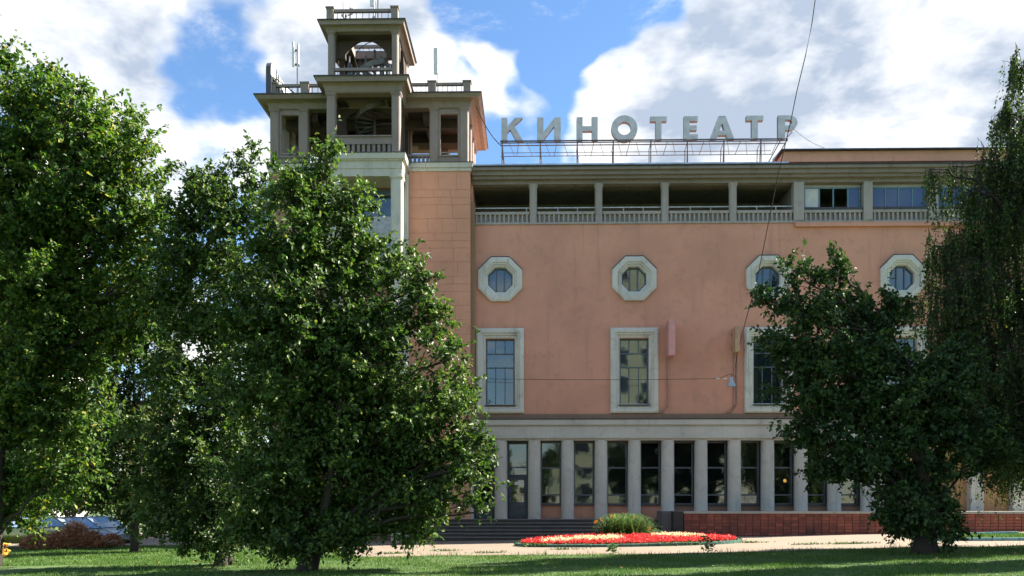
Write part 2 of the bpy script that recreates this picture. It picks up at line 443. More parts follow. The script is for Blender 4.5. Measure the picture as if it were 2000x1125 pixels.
# ------------------------------------------------------------------ geometry helpers
class MB:
    def __init__(self):
        self.v, self.f = [], []
        self.mi = []

    def add(self, verts, faces, mi=0):
        o = len(self.v)
        self.v += [tuple(x) for x in verts]
        self.f += [tuple(i + o for i in f) for f in faces]
        self.mi += [mi] * len(faces)
        return self

    def box(self, x0, x1, y0, y1, z0, z1, mi=0):
        vs = [(x0, y0, z0), (x1, y0, z0), (x1, y1, z0), (x0, y1, z0), (x0, y0, z1), (x1, y0, z1), (x1, y1, z1), (x0, y1, z1)]
        return self.add(vs, [(0, 3, 2, 1), (4, 5, 6, 7), (0, 1, 5, 4), (1, 2, 6, 5), (2, 3, 7, 6), (3, 0, 4, 7)], mi)

    def loft(self, rings, caps=True, closed=False, mi=0):
        n = len(rings[0])
        vs = [p for r in rings for p in r]
        fs = []
        m_ = len(rings)
        for i in range(m_ if closed else m_ - 1):
            a, b_ = i * n, ((i + 1) % m_) * n
            for k in range(n):
                k2 = (k + 1) % n
                fs.append((a + k, a + k2, b_ + k2, b_ + k))
        if caps and not closed:
            fs.append(tuple(reversed(range(n))))
            fs.append(tuple(range((m_ - 1) * n, m_ * n)))
        return self.add(vs, fs, mi)

    def tube(self, pts, radii, n=6, mi=0):
        pts = [Vector(p) for p in pts]
        if not isinstance(radii, (list, tuple)):
            radii = [radii] * len(pts)
        rings = []
        for i, p in enumerate(pts):
            d = (pts[min(i + 1, len(pts) - 1)] - pts[max(i - 1, 0)]).normalized()
            a = d.orthogonal().normalized() if abs(d.z) > 0.95 else d.cross(Vector((0, 0, 1))).normalized()
            b_ = d.cross(a)
            rings.append([p + (a * math.cos(2 * math.pi * k / n) + b_ * math.sin(2 * math.pi * k / n)) * radii[i] for k in range(n)])
        return self.loft(rings, mi=mi)

    def lathe(self, cx, cy, prof, n=16, mi=0):
        rings = [[(cx + r * math.cos(2 * math.pi * k / n), cy + r * math.sin(2 * math.pi * k / n), z) for k in range(n)] for (r, z) in prof]
        return self.loft(rings, mi=mi)

    def prism(self, poly, y0, y1, mi=0):
        """poly: (x,z) outline, extruded along y"""
        n = len(poly)
        vs = [(x, y0, z) for x, z in poly] + [(x, y1, z) for x, z in poly]
        tri = tessellate_polygon([[Vector((x, z, 0)) for x, z in poly]])
        fs = [tuple(q) for q in tri] + [tuple(i + n for i in reversed(q)) for q in tri]
        fs += [(i, i + n, (i + 1) % n + n, (i + 1) % n) for i in range(n)]
        return self.add(vs, fs, mi)

    def slab(self, outer, holes, y0, y1, mi=0):
        """vertical sheet at y0 with holes, reveals back to y1"""
        loops = [outer] + holes
        tri = tessellate_polygon([[Vector((x, z, 0)) for x, z in lp] for lp in loops])
        flat = [(x, y0, z) for lp in loops for x, z in lp]
        self.add(flat, [tuple(q) for q in tri], mi)
        for lp in loops:
            n = len(lp)
            vs = [(x, y0, z) for x, z in lp] + [(x, y1, z) for x, z in lp]
            self.add(vs, [(i, (i + 1) % n, (i + 1) % n + n, i + n) for i in range(n)], mi)
        return self

    def mesh(self, name, mats):
        me = bpy.data.meshes.new(name)
        me.from_pydata(self.v, [], self.f)
        for m_ in (mats if isinstance(mats, (list, tuple)) else [mats]):
            me.materials.append(M[m_])
        if any(self.mi):
            me.polygons.foreach_set('material_index', self.mi)
        bm = bmesh.new(); bm.from_mesh(me)
        bmesh.ops.recalc_face_normals(bm, faces=bm.faces)
        bm.to_mesh(me); bm.free()
        return me

    def build(self, name, mats, parent=None, base=False, smooth=False, bevel=0.0):
        vs = np.array(self.v, dtype=float)
        lo, hi = vs.min(0), vs.max(0)
        c = (lo + hi) / 2
        if base:
            c[2] = lo[2]
        self.v = [tuple(x) for x in (vs - c)]
        me = self.mesh(name, mats)
        o = put(name, me, Vector(c), parent)
        if smooth:
            smooth_mesh(me)
        if bevel:
            bv = o.modifiers.new('bevel', 'BEVEL'); bv.width = bevel; bv.segments = 2; bv.limit_method = 'ANGLE'
        return o


def smooth_mesh(me, angle=40):
    me.polygons.foreach_set('use_smooth', [True] * len(me.polygons))
    try:
        me.set_sharp_from_angle(angle=math.radians(angle))
    except Exception:
        pass


WL = {}


def put(name, me, loc, parent=None):
    o = bpy.data.objects.new(name, me)
    COL.objects.link(o)
    WL[o.name] = Vector(loc)
    if parent is not None:
        o.parent = parent
        o.location = Vector(loc) - WL[parent.name]
    else:
        o.location = loc
    return o


def tag(o, label=None, cat=None, group=None, kind=None):
    for k, v in (('label', label), ('category', cat), ('group', group), ('kind', kind)):
        if v:
            o[k] = v
    return o


def thing(name, loc, label, cat, group=None):
    return tag(put(name, None, loc), label, cat, group)


def fast_mesh(name, verts, faces_idx, nper, mat, tone=None):
    """numpy mesh: verts (n,3), faces_idx (m,nper)"""
    me = bpy.data.meshes.new(name)
    nf = len(faces_idx)
    me.vertices.add(len(verts)); me.vertices.foreach_set('co', np.ascontiguousarray(verts, dtype=np.float32).ravel())
    me.loops.add(nf * nper); me.loops.foreach_set('vertex_index', np.ascontiguousarray(faces_idx, dtype=np.int32).ravel())
    me.polygons.add(nf); me.polygons.foreach_set('loop_start', np.arange(0, nf * nper, nper, dtype=np.int32))
    if tone is not None:
        a = me.attributes.new('tone', 'FLOAT', 'POINT'); a.data.foreach_set('value', np.ascontiguousarray(tone, dtype=np.float32))
    me.update(calc_edges=True)
    me.materials.append(M[mat])
    return me


SLOPE = 0.018


def gz(x):
    return SLOPE * max(-32.0, min(30.0, x))


# ------------------------------------------------------------------ ground, lawn, plaza
def sheet(name, poly, lift, mat, nx=40):
    """flat polygon strip following the gentle cross slope (x,y outline convex-ish)"""
    xs = [p[0] for p in poly]
    bm = bmesh.new()
    vs = [bm.verts.new((x, y, 0)) for x, y in poly]
    bm.faces.new(vs)
    x0, x1 = min(xs), max(xs)
    for k in range(1, nx):
        xx = x0 + (x1 - x0) * k / nx
        bmesh.ops.bisect_plane(bm, geom=bm.verts[:] + bm.edges[:] + bm.faces[:], plane_co=(xx, 0, 0), plane_no=(1, 0, 0))
    for v in bm.verts:
        v.co.z = gz(v.co.x) + lift
    bmesh.ops.recalc_face_normals(bm, faces=bm.faces)
    for f in bm.faces:
        if f.normal.z < 0:
            f.normal_flip()
    me = bpy.data.meshes.new(name); bm.to_mesh(me); bm.free()
    me.materials.append(M[mat])
    o = put(name, me, (0, 0, 0))
    return tag(o, kind='structure')


ground = MB()
gx = [-1500, -400, -120, -60, -32, 30, 60, 120, 400, 1500]
gy = [-400, -60, 0, 30, 60, 120, 300, 900, 2500]
gv = [(x, y, gz(x) - (0.25 if y > 70 else 0)) for y in gy for x in gx]
gf = [(j * len(gx) + i, j * len(gx) + i + 1, (j + 1) * len(gx) + i + 1, (j + 1) * len(gx) + i) for j in range(len(gy) - 1) for i in range(len(gx) - 1)]
ground.add(gv, gf)
go = put('ground', ground.mesh('ground', 'lawn'), (0, 0, 0))
tag(go, kind='structure')

EDGE = [(-5.6, 28.55), (-3.0, 28.6), (0.0, 28.2), (3.0, 27.6), (6.0, 27.5), (9.0, 28.2), (12.5, 28.9), (16, 28.3), (22, 28.0), (30, 28.2)]
plaza_poly = EDGE + [(30, 62), (-9.5, 62), (-9.5, 41), (-8.6, 38)]
sheet('plaza', plaza_poly, 0.008, 'plaza', 60)
sheet('parking_road', [(-60, 40.2), (-13.5, 40.2), (-11.5, 50), (-12, 62), (-60, 62)], 0.006, 'plaza', 30)


def edge_y(x):
    return np.interp(x, [e[0] for e in EDGE], [e[1] for e in EDGE])


ISLAND = [(14.4, 32.6), (15.6, 32.2), (18, 31.6), (22, 31.2), (28, 31.0), (28, 36.6), (20, 36.8), (16.5, 36.4), (15.0, 35.0)]
sheet('grass_island', ISLAND, 0.030, 'lawn', 12)


def in_poly(x, y, poly):
    ins = np.zeros(len(x), bool)
    n = len(poly)
    for i in range(n):
        x1, y1 = poly[i]; x2, y2 = poly[(i + 1) % n]
        c = ((y1 > y) != (y2 > y)) & (x < (x2 - x1) * (y - y1) / (y2 - y1 + 1e-12) + x1)
        ins ^= c
    return ins


def grass(n, xr, yr, hmean, wid, test, lift=0.0):
    x = RNG.uniform(xr[0], xr[1], n)
    y = yr[0] + (yr[1] - yr[0]) * RNG.uniform(0, 1, n) ** 1.2
    k = test(x, y)
    x, y = x[k], y[k]
    n = len(x)
    h = hmean * RNG.uniform(0.5, 1.6, n) * (0.75 + 0.5 * np.sin(x * 1.7 + np.sin(y * 2.1)) * np.cos(y * 1.3))
    h = np.maximum(h, 0.02)
    a = RNG.uniform(0, 2 * np.pi, n)
    lean = h * RNG.uniform(0.1, 0.8, n)
    ba = RNG.uniform(0, 2 * np.pi, n)
    z = SLOPE * np.clip(x, -32, 30) + lift
    ww = wid * RNG.uniform(0.7, 1.4, n)
    b0 = np.stack([x + np.cos(a) * ww, y + np.sin(a) * ww, z - 0.004], 1)
    b1 = np.stack([x - np.cos(a) * ww, y - np.sin(a) * ww, z - 0.004], 1)
    tp = np.stack([x + np.cos(ba) * lean, y + np.sin(ba) * lean, z + h], 1)
    return np.stack([b0, b1, tp], 1).reshape(-1, 3), np.repeat(RNG.uniform(0, 1, n), 3)


def lawn_test(x, y):
    plz = in_poly(x, y, [(-5.6, 28.5)] + plaza_poly[1:])
    fr = (np.abs((x + y * 0.0208) / y) < 0.62)
    return (~plz) & fr & ~((x < -11.5) & (y > 40.2))


gvs, gts = [], []
for args in ((210000, (-14, 19), (17.5, 29.2), 0.060, 0.006, lawn_test), (110000, (-27, -5), (27, 41), 0.075, 0.009, lawn_test)):
    v_, t_ = grass(*args); gvs.append(v_); gts.append(t_)
v_, t_ = grass(40000, (14, 28), (31, 37), 0.085, 0.009, lambda x, y: in_poly(x, y, ISLAND), 0.03); gvs.append(v_); gts.append(t_)
v_, t_ = grass(5000, (-6, 18), (27.3, 29.2), 0.16, 0.010, lambda x, y: np.abs(y - edge_y(x) + 0.05) < 0.14); gvs.append(v_); gts.append(t_)
gvs = np.concatenate(gvs); gts = np.concatenate(gts)
go = put('lawn_grass', fast_mesh('lawn_grass', gvs, np.arange(len(gvs)).reshape(-1, 3), 3, 'blade', gts), (0, 0, 0))
tag(go, 'short green mown lawn grass in the foreground and beside the plaza', 'grass', kind='stuff')

# kerb of the grass island
kerb = thing('island_kerb', (16, 32.2, gz(16)), 'pale blue painted kerb edging the small grass island at right', 'kerb')
for i in range(len(ISLAND)):
    if i in (5, 4):
        continue
    a, b_ = Vector(ISLAND[i] + (0,)), Vector(ISLAND[(i + 1) % len(ISLAND)] + (0,))
    n_ = max(1, round((b_ - a).length / 1.0))
    for k in range(n_):
        p0, p1 = a.lerp(b_, (k + 0.01) / n_), a.lerp(b_, (k + 0.99) / n_)
        d = (p1 - p0).normalized(); nn = Vector((-d.y, d.x, 0)) * 0.05
        mb = MB()
        z0, z1 = gz(p0.x), gz(p1.x)
        mb.loft([[p0 - nn + Vector((0, 0, z0 - .02)), p0 + nn + Vector((0, 0, z0 - .02)), p0 + nn + Vector((0, 0, z0 + .12)), p0 - nn + Vector((0, 0, z0 + .12))],
                 [p1 - nn + Vector((0, 0, z1 - .02)), p1 + nn + Vector((0, 0, z1 - .02)), p1 + nn + Vector((0, 0, z1 + .12)), p1 - nn + Vector((0, 0, z1 + .12))]])
        mb.build('kerb_stone', 'kerb_blue', kerb)


# ------------------------------------------------------------------ the cinema
YF = 42.0


def fx(px, Y=YF):
    return P(px, 0, Y).x


def fz(py, Y=YF, ref=1240):
    return P(ref, py, Y).z


def tz(py, Y):
    return P(710, py, Y).z


CIN = thing('cinema_building', (5, YF, 0), 'pink rendered cinema with colonnade, octagonal windows, roof gallery and open corner tower', 'building')
X0, XR = fx(924), 25.5
ZG = fz(1013)                # lobby floor
ZT = fz(998)                 # raised terrace
WIN_PX = [977, 1238.5, 1500, 1762]
OCT_Z = fz(545)
OCT_R = 43 / 41.3


def octa(cx, cz, r):
    k = math.tan(math.pi / 8)
    return [(cx + r * a, cz + r * b_) for a, b_ in ((1, -k), (1, k), (k, 1), (-k, 1), (-1, k), (-1, -k), (-k, -1), (k, -1))]


def rect(x0, x1, z0, z1):
    return [(x0, z0), (x1, z0), (x1, z1), (x0, z1)]


WZ0, WZ1 = fz(807), fz(641)           # surround
GZ0, GZ1 = fz(790), fz(662)           # glass
wins = [fx(p) for p in WIN_PX]
hw, gw = 46.5 / 41.3, 27 / 41.3
holes = [octa(x, OCT_Z, 25 / 41.3) for x in wins] + [rect(x - gw - .03, x + gw + .03, GZ0 - .03, GZ1 + .03) for x in wins]
mb = MB().slab(rect(X0, XR, fz(821), fz(436)), holes, YF, YF + 0.32)
mb.build('facade_wall', 'pink', CIN)
MB().box(X0, fx(1900), YF - 0.06, YF - 0.001, fz(820), fz(808.5)).build('base_band', 'pink_dull', CIN)

# shell: roof, end walls, floors and partitions behind the facade
sh = MB()
sh.box(X0 + .01, XR, YF + .33, 60, fz(330), fz(321))            # roof deck
sh.box(XR - .3, XR, YF + .34, 60, -.5, fz(331))                 # right end
sh.box(X0 + .01, XR - .31, 59.7, 60, -.5, fz(331))              # back
sh.box(X0 - .29, X0, YF + .02, 60, -.5, fz(331))                # left end
sh.build('shell', 'pink', CIN)
fl = MB()
fl.box(X0 + .01, XR - .31, YF + .9, 59, fz(1013) - .3, ZG)
fl.box(X0 + .01, XR - .31, YF + .33, 52, fz(846), fz(822))
fl.box(X0 + .01, XR - .31, YF + .33, 52, fz(622), fz(612))
fl.box(X0 + .01, XR - .31, YF + .33, 47, fz(448), fz(437.5))
fl.build('floor_slabs', 'interior', CIN)
MB().box(X0 + .01, XR - .31, 51.9, 52.2, 0, fz(449)).build('inner_wall', 'interior', CIN)


def window_bars(parent, x0, x1, z0, z1, y, cols_rows, mat='frame', wd=.055, glassmat='glass', tilt=0.004):
    """cols_rows: list of (fraction of height top->bottom end, ncols)"""
    mb = MB()
    mb.box(x0, x0 + wd, y - .05, y + .05, z0, z1); mb.box(x1 - wd, x1, y - .05, y + .05, z0, z1)
    mb.box(x0 + wd, x1 - wd, y - .05, y + .05, z1 - wd, z1); mb.box(x0 + wd, x1 - wd, y - .05, y + .05, z0, z0 + wd)
    prev = 0.0
    H = z1 - z0
    panes = []
    for (fr, nc) in cols_rows:
        za, zb = z1 - H * prev, z1 - H * fr
        if fr < 0.999:
            mb.box(x0 + wd, x1 - wd, y - .045, y + .045, zb - wd / 2, zb + wd / 2)
        for c in range(nc):
            xa, xb = x0 + (x1 - x0) * c / nc, x0 + (x1 - x0) * (c + 1) / nc
            if c:
                mb.box(xa - .022, xa + .022, y - .04, y + .04, zb + wd / 2, za - wd / 2)
            panes.append((xa, xb, zb, za))
        prev = fr
    mb.build('frame', mat, parent)
    for (xa, xb, za, zb) in panes:
        rx, rz = random.uniform(-tilt, tilt), random.uniform(-tilt, tilt)
        cx, cz = (xa + xb) / 2, (za + zb) / 2
        pts = [(x, y + (x - cx) * rx + (z - cz) * rz * .5, z) for x, z in rect(xa + .005, xb - .005, za + .005, zb - .005)]
        m2 = MB()
        m2.add(pts + [(p[0], p[1] + .006, p[2]) for p in pts], [(0, 1, 2, 3), (7, 6, 5, 4), (0, 4, 5, 1), (1, 5, 6, 2), (2, 6, 7, 3), (3, 7, 4, 0)])
        m2.build('pane', glassmat, parent)


def ring_surround(polyfn, prof, name, mat):
    """prof: list of (scale/offset arg, y)"""
    rings = [[(x, y, z) for x, z in polyfn(a)] for a, y in prof]
    return MB().loft(rings, caps=False, closed=True).build(name, mat, CIN)


for i, x in enumerate(wins):
    k = 41.3
    o = ring_surround(lambda a: octa(x, OCT_Z, a), [(OCT_R, YF + .02), (OCT_R, YF - .13), (OCT_R - .10, YF - .16), (33 / k, YF - .16), (32 / k, YF - .10), (29 / k, YF - .10),
                      (28 / k, YF - .04), (25.5 / k, YF - .02), (24 / k, YF + .02), (24 / k, YF + .30), (25.5 / k, YF + .30)], 'octagon_window', 'surround')
    r = 24 / k
    mb = MB()
    ring = [[(a, YF + .2, b_) for a, b_ in octa(x, OCT_Z, q)] for q in (r, r - .07)]
    ring2 = [[(a, YF + .28, b_) for a, b_ in octa(x, OCT_Z, q)] for q in (r - .07, r)]
    mb.loft(ring + ring2, caps=False, closed=True)
    for s in (-1, 1):
        mb.box(x + s * .19 - .035, x + s * .19 + .035, YF + .19, YF + .29, OCT_Z - r + .06, OCT_Z + r - .06)
    mb.build('frame', 'frame', o)
    kk = math.tan(math.pi / 8)
    oc = octa(x, OCT_Z, r - .03)
    mid_ = [(x - .19, OCT_Z - r + .03), (x + .19, OCT_Z - r + .03), (x + .19, OCT_Z + r - .03), (x - .19, OCT_Z + r - .03)]
    lft = [(x - .19, OCT_Z - r + .03), (x - .19, OCT_Z + r - .03), oc[3], oc[4], oc[5], oc[6]]
    rgt = [(x + .19, OCT_Z + r - .03), (x + .19, OCT_Z - r + .03), oc[7], oc[0], oc[1], oc[2]]
    for pl in (mid_, lft, rgt):
        MB().prism(pl, YF + .24 + random.uniform(-.004, .004), YF + .246).build('pane', 'glass', o)
    # moulded top edge flashing
    tops = octa(x, OCT_Z, OCT_R + .012)
    mb = MB()
    for a, b_ in ((1, 2), (2, 3), (3, 4)):
        (xa, za), (xb, zb) = tops[a], tops[b_]
        mb.loft([[(xa, YF - .15, za), (xa, YF, za), (xa, YF, za + .025), (xa, YF - .15, za + .025)], [(xb, YF - .15, zb), (xb, YF, zb), (xb, YF, zb + .025), (xb, YF - .15, zb + .025)]])
    mb.build('top_flashing', 'dark_metal', o)

    def rp(a):
        return rect(x - hw + a, x + hw - a, WZ0 + a * 1.0, WZ1 - a * 1.05)
    o = ring_surround(rp, [(0, YF + .02), (0, YF - .13), (.07, YF - .17), (.20, YF - .17), (.22, YF - .11), (.30, YF - .11), (.33, YF - .05), (.42, YF - .03), (.445, YF + .02), (.445, YF + .30), (.40, YF + .30)], 'tall_window', 'surround')
    window_bars(o, x - gw - .02, x + gw + .02, GZ0 - .02, GZ1 + .02, YF + .2, [(.22, 3), (.43, 1), (1.0, 3)])
    MB().box(x - gw - .08, x + gw + .08, YF - .20, YF + .12, GZ0 - .05, GZ0 - .018).build('sill', 'dark_metal', o)
    MB().box(x - gw + .03 + .9 * (i % 2), x - gw + .28 + .9 * (i % 2), YF + .45, YF + .47, GZ0, GZ1).build('curtain', 'curtain', o)

# entablature above the colonnade
mb = MB()
ext = fx(1900)
for (pa, pb, dy) in ((820.5, 830.5, .34), (830.5, 834, .22), (834, 853, .26), (853, 856.5, .31), (856.5, 860.5, .20)):
    mb.box(X0 - 3.2, XR, YF - dy, YF + .5, fz(pb), fz(pa))
mb.build('entablature', 'stone', CIN)
MB().box(X0 - 3.2, XR, YF - .37, YF - .1, fz(820.4), fz(818.6)).build('entablature_flashing', 'dark_metal', CIN)

# colonnade: oval columns, glazing between
col_px = [978.5 + 65.05 * k for k in range(-2, 12)]
cr = 12.8 / 41.3
prof = [(cr * 1.0, 0), (cr * 1.0, .02), (cr, .4), (cr * .985, 2.0), (cr * .97, 3.55), (cr * .97, 3.66)]
cmesh = None
for k, px in enumerate(col_px):
    x = fx(px)
    zb = ZG if px < 1295 else ZT
    mb = MB()
    n = 20
    rings = []
    for (r, z) in prof:
        zz = zb + z * (fz(860) - zb) / 3.66
        ring = []
        for q in range(n):
            a = 2 * math.pi * q / n
            ca, sa = math.cos(a), math.sin(a)
            # flattened front, rounded flanks
            ring.append((x + r * math.copysign(abs(ca) ** .75, ca), YF + .02 + r * .95 * math.copysign(abs(sa) ** .75, sa), zz))
        rings.append(ring)
    mb.loft(rings)
    c = mb.build('column', 'stone', CIN, smooth=True)
    MB().box(x - cr * 1.04, x + cr * 1.04, YF - .33, YF + .33, zb - .12, zb + .004).build('plinth', 'stone', c)
    if k == len(col_px) - 1:
        break
    xa, xb = fx(px + 13.2), fx(px + 65.05 - 13.2)
    yg = YF + .38
    door = px < 1000
    z1 = fz(861.5)
    if door:
        o = MB().box(xa, xb, yg - .10, yg + .1, z1 - .06, z1).build('entrance_door', 'door', CIN)
        zl = fz(929)
        window_bars(o, xa, xb, zl, z1 - .06, yg, [(.74, 1), (1.0, 1)], 'door', .06, 'glass_dark')
        # leaf: stiles, rails, glass, kick panel
        mb = MB()
        st = .17
        mb.box(xa + .02, xa + st, yg - .04, yg + .04, ZG + .01, zl - .02); mb.box(xb - st, xb - .02, yg - .04, yg + .04, ZG + .01, zl - .02)
        mb.box(xa + st, xb - st, yg - .04, yg + .04, zl - .2, zl - .02)
        mb.box(xa + st, xb - st, yg - .035, yg + .035, ZG + .01, ZG + .78)
        mb.build('door_leaf', 'door', o, bevel=.008)
        MB().box(xa + st - .01, xb - st + .01, yg - .006, yg + .006, ZG + .77, zl - .19).build('pane', 'glass_dark', o)
        MB().tube([(xb - .1, yg - .05, ZG + 1.0), (xb - .1, yg - .12, ZG + 1.02), (xb - .1, yg - .12, ZG + 1.3), (xb - .1, yg - .05, ZG + 1.32)], .014, 6).build('handle', 'steel', o)
        MB().box((xa + xb) / 2 - .14, (xa + xb) / 2 + .14, yg - .016, yg - .01, zl - .43, zl - .28).build('notice', 'paper', o)
    else:
        zs = fz(985)
        o = MB().box(xa - .04, xb + .04, yg - .16, yg + .12, zs - .06, zs - .02).build('lobby_window', 'dark_metal', CIN)
        window_bars(o, xa - .02, xb + .02, zs - .02, z1, yg, [(.415, 1), (.845, 1), (1.0, 1)], 'frame_grey', .075, 'glass_dark', 0.010)
        MB().box(xa - .05, xb + .05, yg - .07, yg + .2, zb - .05, zs - .062).build('spandrel', 'pink' if px < 1285 else 'pink_dull', o)
# right-hand entrance piers with orange wall
for a, b_ in ((1698, 1722), (1888, 1914), (1970, 1992)):
    MB().box(fx(a), fx(b_), YF - .36, YF + .3, ZT - .1, fz(860)).build('pier', 'stone', CIN)
MB().box(fx(1700), XR - .32, YF + .02, YF + .3, ZT - .1, fz(860.6)).build('orange_wall', 'orange', CIN)
# strip of wall left of the colonnade, under the tower
lob = MB()
lob.box(fx(978.5 - 65.05 * 2), X0 + .0, YF + 1.2, YF + 1.4, 0, fz(822))
lob.build('porch_wall', 'interior', CIN)

# wall terminal downpipe strip beside the tower
MB().box(fx(918.2), fx(928), YF - .30, YF - .02, fz(818), fz(397)).build('corner_strip', 'sign_strip', CIN)

# ---- roof gallery
ZB, ZTOP = fz(436), fz(358.5)
GY = YF + 2.7
g = MB()
g.box(X0 + .02, fx(1550), GY, GY + .2, ZB, ZTOP + .2)
g.box(fx(1550), fx(1568), YF + .3, GY, ZB, ZTOP + .2)
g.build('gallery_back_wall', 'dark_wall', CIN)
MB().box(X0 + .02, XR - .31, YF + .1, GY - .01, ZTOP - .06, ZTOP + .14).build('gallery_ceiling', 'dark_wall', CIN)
lg = MB()
for k in range(2):                         # leaning boards stored in the gallery
    xx = fx(1390 + 110 * k)
    lg.loft([[(xx, GY - .05, ZB + .1), (xx + .22, GY - .05, ZB + .1), (xx + .22, GY - .02, ZB + .1), (xx, GY - .02, ZB + .1)],
             [(xx + .9, GY - .04, ZTOP), (xx + 1.1, GY - .04, ZTOP), (xx + 1.1, GY - .01, ZTOP), (xx + .9, GY - .01, ZTOP)]])
lg.build('wall_brace', 'dark_wall', CIN)
MB().box(X0 - .02, XR, YF - .06, YF + .34, fz(437.5), fz(433.5)).build('gallery_ledge', 'gallery', CIN)

col_g = [1041.5, 1169.5, 1299, 1432]
piers = [1559.5, 1694.5, 1822.5, 1951]
bal_w = .085
bal_h = fz(417.5) - fz(433.6)
bal = MB()
bal.box(-bal_w / 2, bal_w / 2, -.05, .05, 0, bal_h)
bal_me = bal.mesh('baluster', 'gallery')
for px in col_g:
    x = fx(px)
    mb = MB()
    r = 7.4 / 41.3
    prof = [(r, fz(433.4)), (r, fz(368)), (r * 1.06, fz(366)), (r * 1.06, fz(364.5)), (r * 1.25, fz(362)), (r * 1.3, fz(359.4)), (r * 1.3, fz(358.4))]
    rings = []
    for (rr, z) in prof:
        rings.append([(x + rr * math.copysign(abs(math.cos(a)) ** .7, math.cos(a)), YF + .12 + rr * math.copysign(abs(math.sin(a)) ** .7, math.sin(a)), z) for a in [2 * math.pi * q / 16 for q in range(16)]])
    mb.loft(rings)
    mb.build('gallery_column', 'gallery', CIN, smooth=True)
for px in piers:
    x = fx(px)
    hwid = (10 if px < 1600 else 8.8) / 41.3
    MB().box(x - hwid, x + hwid, YF - .10, YF + .36, fz(433.4), fz(358.4)).build('gallery_pier', 'gallery', CIN, bevel=.02)
bounds = [926.5] + col_g + piers
for i in range(len(bounds) - 1):
    a = bounds[i] + (0 if i == 0 else (7.8 if bounds[i] in col_g else 10))
    b_ = bounds[i + 1] - (7.8 if bounds[i + 1] in col_g else 10)
    xa, xb = fx(a), fx(b_)
    zr0, zr1 = fz(417.4), fz(411.8)
    o = MB().box(xa, xb, YF + .0, YF + .22, zr0, zr1).build('balustrade_rail', 'gallery', CIN, bevel=.012)
    nb_ = max(6, round((b_ - a) / 9.3))
    for k in range(nb_):
        xx = xa + (xb - xa) * (k + .5) / nb_
        put('baluster', bal_me, (xx, YF + .07, fz(433.6)), o)
    MB().box(xa, xb, YF + .14, YF + .2, fz(433.4), zr0).build('balustrade_back', 'gallery', o)
    if i < 5:
        mb = MB()
        mb.box(xa, xb, YF + .10, YF + .14, fz(404.4), fz(402.4))
        for q in (.36, .7) if i else (.95,):
            xx = xa + (xb - xa) * q
            mb.box(xx - .02, xx + .02, YF + .1, YF + .14, zr1, fz(404.4))
        mb.build('metal_handrail', 'light_steel', CIN)
    else:
        za, zb = fz(407), fz(366)
        MB().box(xa, xb, YF - .02, YF + .26, zr1, fz(407.2)).build('glazing_sill', 'dark_metal', CIN)
        MB().box(xa, xb, YF + .2, YF + .32, zb + .001, ZTOP + .01).build('glazing_head', 'gallery', CIN)
        xm = [xa + (xb - xa) * q for q in ((.04, .29, .53, .78, .98) if i == 5 else (.02, .26, .5, .75, .98))]
        mb = MB()
        for q in range(5):
            mb.box(xm[q] - .03, xm[q] + .03, YF + .2, YF + .28, za, zb)
        for q in range(4):
            mb.box(xm[q] + .03, xm[q + 1] - .03, YF + .21, YF + .27, za, za + .05)
            mb.box(xm[q] + .03, xm[q + 1] - .03, YF + .21, YF + .27, zb - .05, zb)
        o = mb.build('gallery_glazing', 'frame_teal', CIN)
        for q in range(4):
            mt = 'glass_blue'
            if i == 5 and q == 0:
                mt = 'curtain'
            elif i == 5 and q in (1, 2):
                continue                     # these two sashes stand open
            MB().box(xm[q] + .03, xm[q + 1] - .03, YF + .235, YF + .245, za + .05, zb - .05).build('pane', mt, o)
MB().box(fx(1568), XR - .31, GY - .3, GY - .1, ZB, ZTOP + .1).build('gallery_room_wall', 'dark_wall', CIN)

# pink moulding under the glazed bays
mb = MB()
for (pa, pb, dy) in ((437.2, 440.5, .10), (440.5, 446, .16)):
    mb.box(fx(1552), XR, YF - dy, YF - .002, fz(pb), fz(pa))
mb.build('sill_moulding', 'pink', CIN)

# stepped main cornice
mb = MB()
for (pa, pb, dy) in ((347.6, 358.4, .06), (339.6, 347.6, .30), (329.6, 339.6, .46), (321.2, 329.6, .62)):
    mb.box(X0 - .02, XR, YF - dy, YF + .5, fz(pb, YF - dy), fz(pa, YF - dy))
mb.build('cornice', 'concrete', CIN)
MB().box(X0 - .03, fx(1532), YF - .72, YF + .6, fz(321, YF - .7), fz(318.2, YF - .7)).build('cornice_flashing', 'metal_roof', CIN)
MB().box(X0 - .03, XR, YF - .69, YF - .60, fz(322.6, YF - .7), fz(321.05, YF - .7)).build('drip_edge', 'dark_metal', CIN)

# parapet over the right-hand bays
zp0, zp1 = fz(320.5, YF), fz(300.2, YF)
mb = MB().prism([(fx(1524), zp0), (XR, zp0), (XR, zp1), (fx(1529), zp1)], YF - .12, YF + 1.2)
mb.build('parapet', 'pink', CIN)
MB().prism([(fx(1522.5), zp1 + .002), (XR, zp1 + .002), (XR, zp1 + .05), (fx(1522.5), zp1 + .05)], YF - .3, YF + 1.3).build('parapet_drip', 'dark_metal', CIN)
mb = MB()
mb.loft([[(fx(1524), YF - .32, zp1 + .052), (fx(1524), YF + 1.4, zp1 + .052), (fx(1524), YF + 1.4, zp1 + .22), (fx(1524), YF - .25, zp1 + .10)],
         [(XR, YF - .32, zp1 + .052), (XR, YF + 1.4, zp1 + .052), (XR, YF + 1.4, zp1 + .22), (XR, YF - .25, zp1 + .10)]])
mb.build('parapet_roof', 'metal_roof', CIN)

# ---- corner pavilion and tower
YP = 41.3
PXL, PXR = fx(527, YP), fx(917, YP)
PB = 46.7
zwall = tz(335, YP)
MB().box(PXL, PXR, YP + .035, PB, -.4, zwall).build('tower_wall', 'joint', CIN)
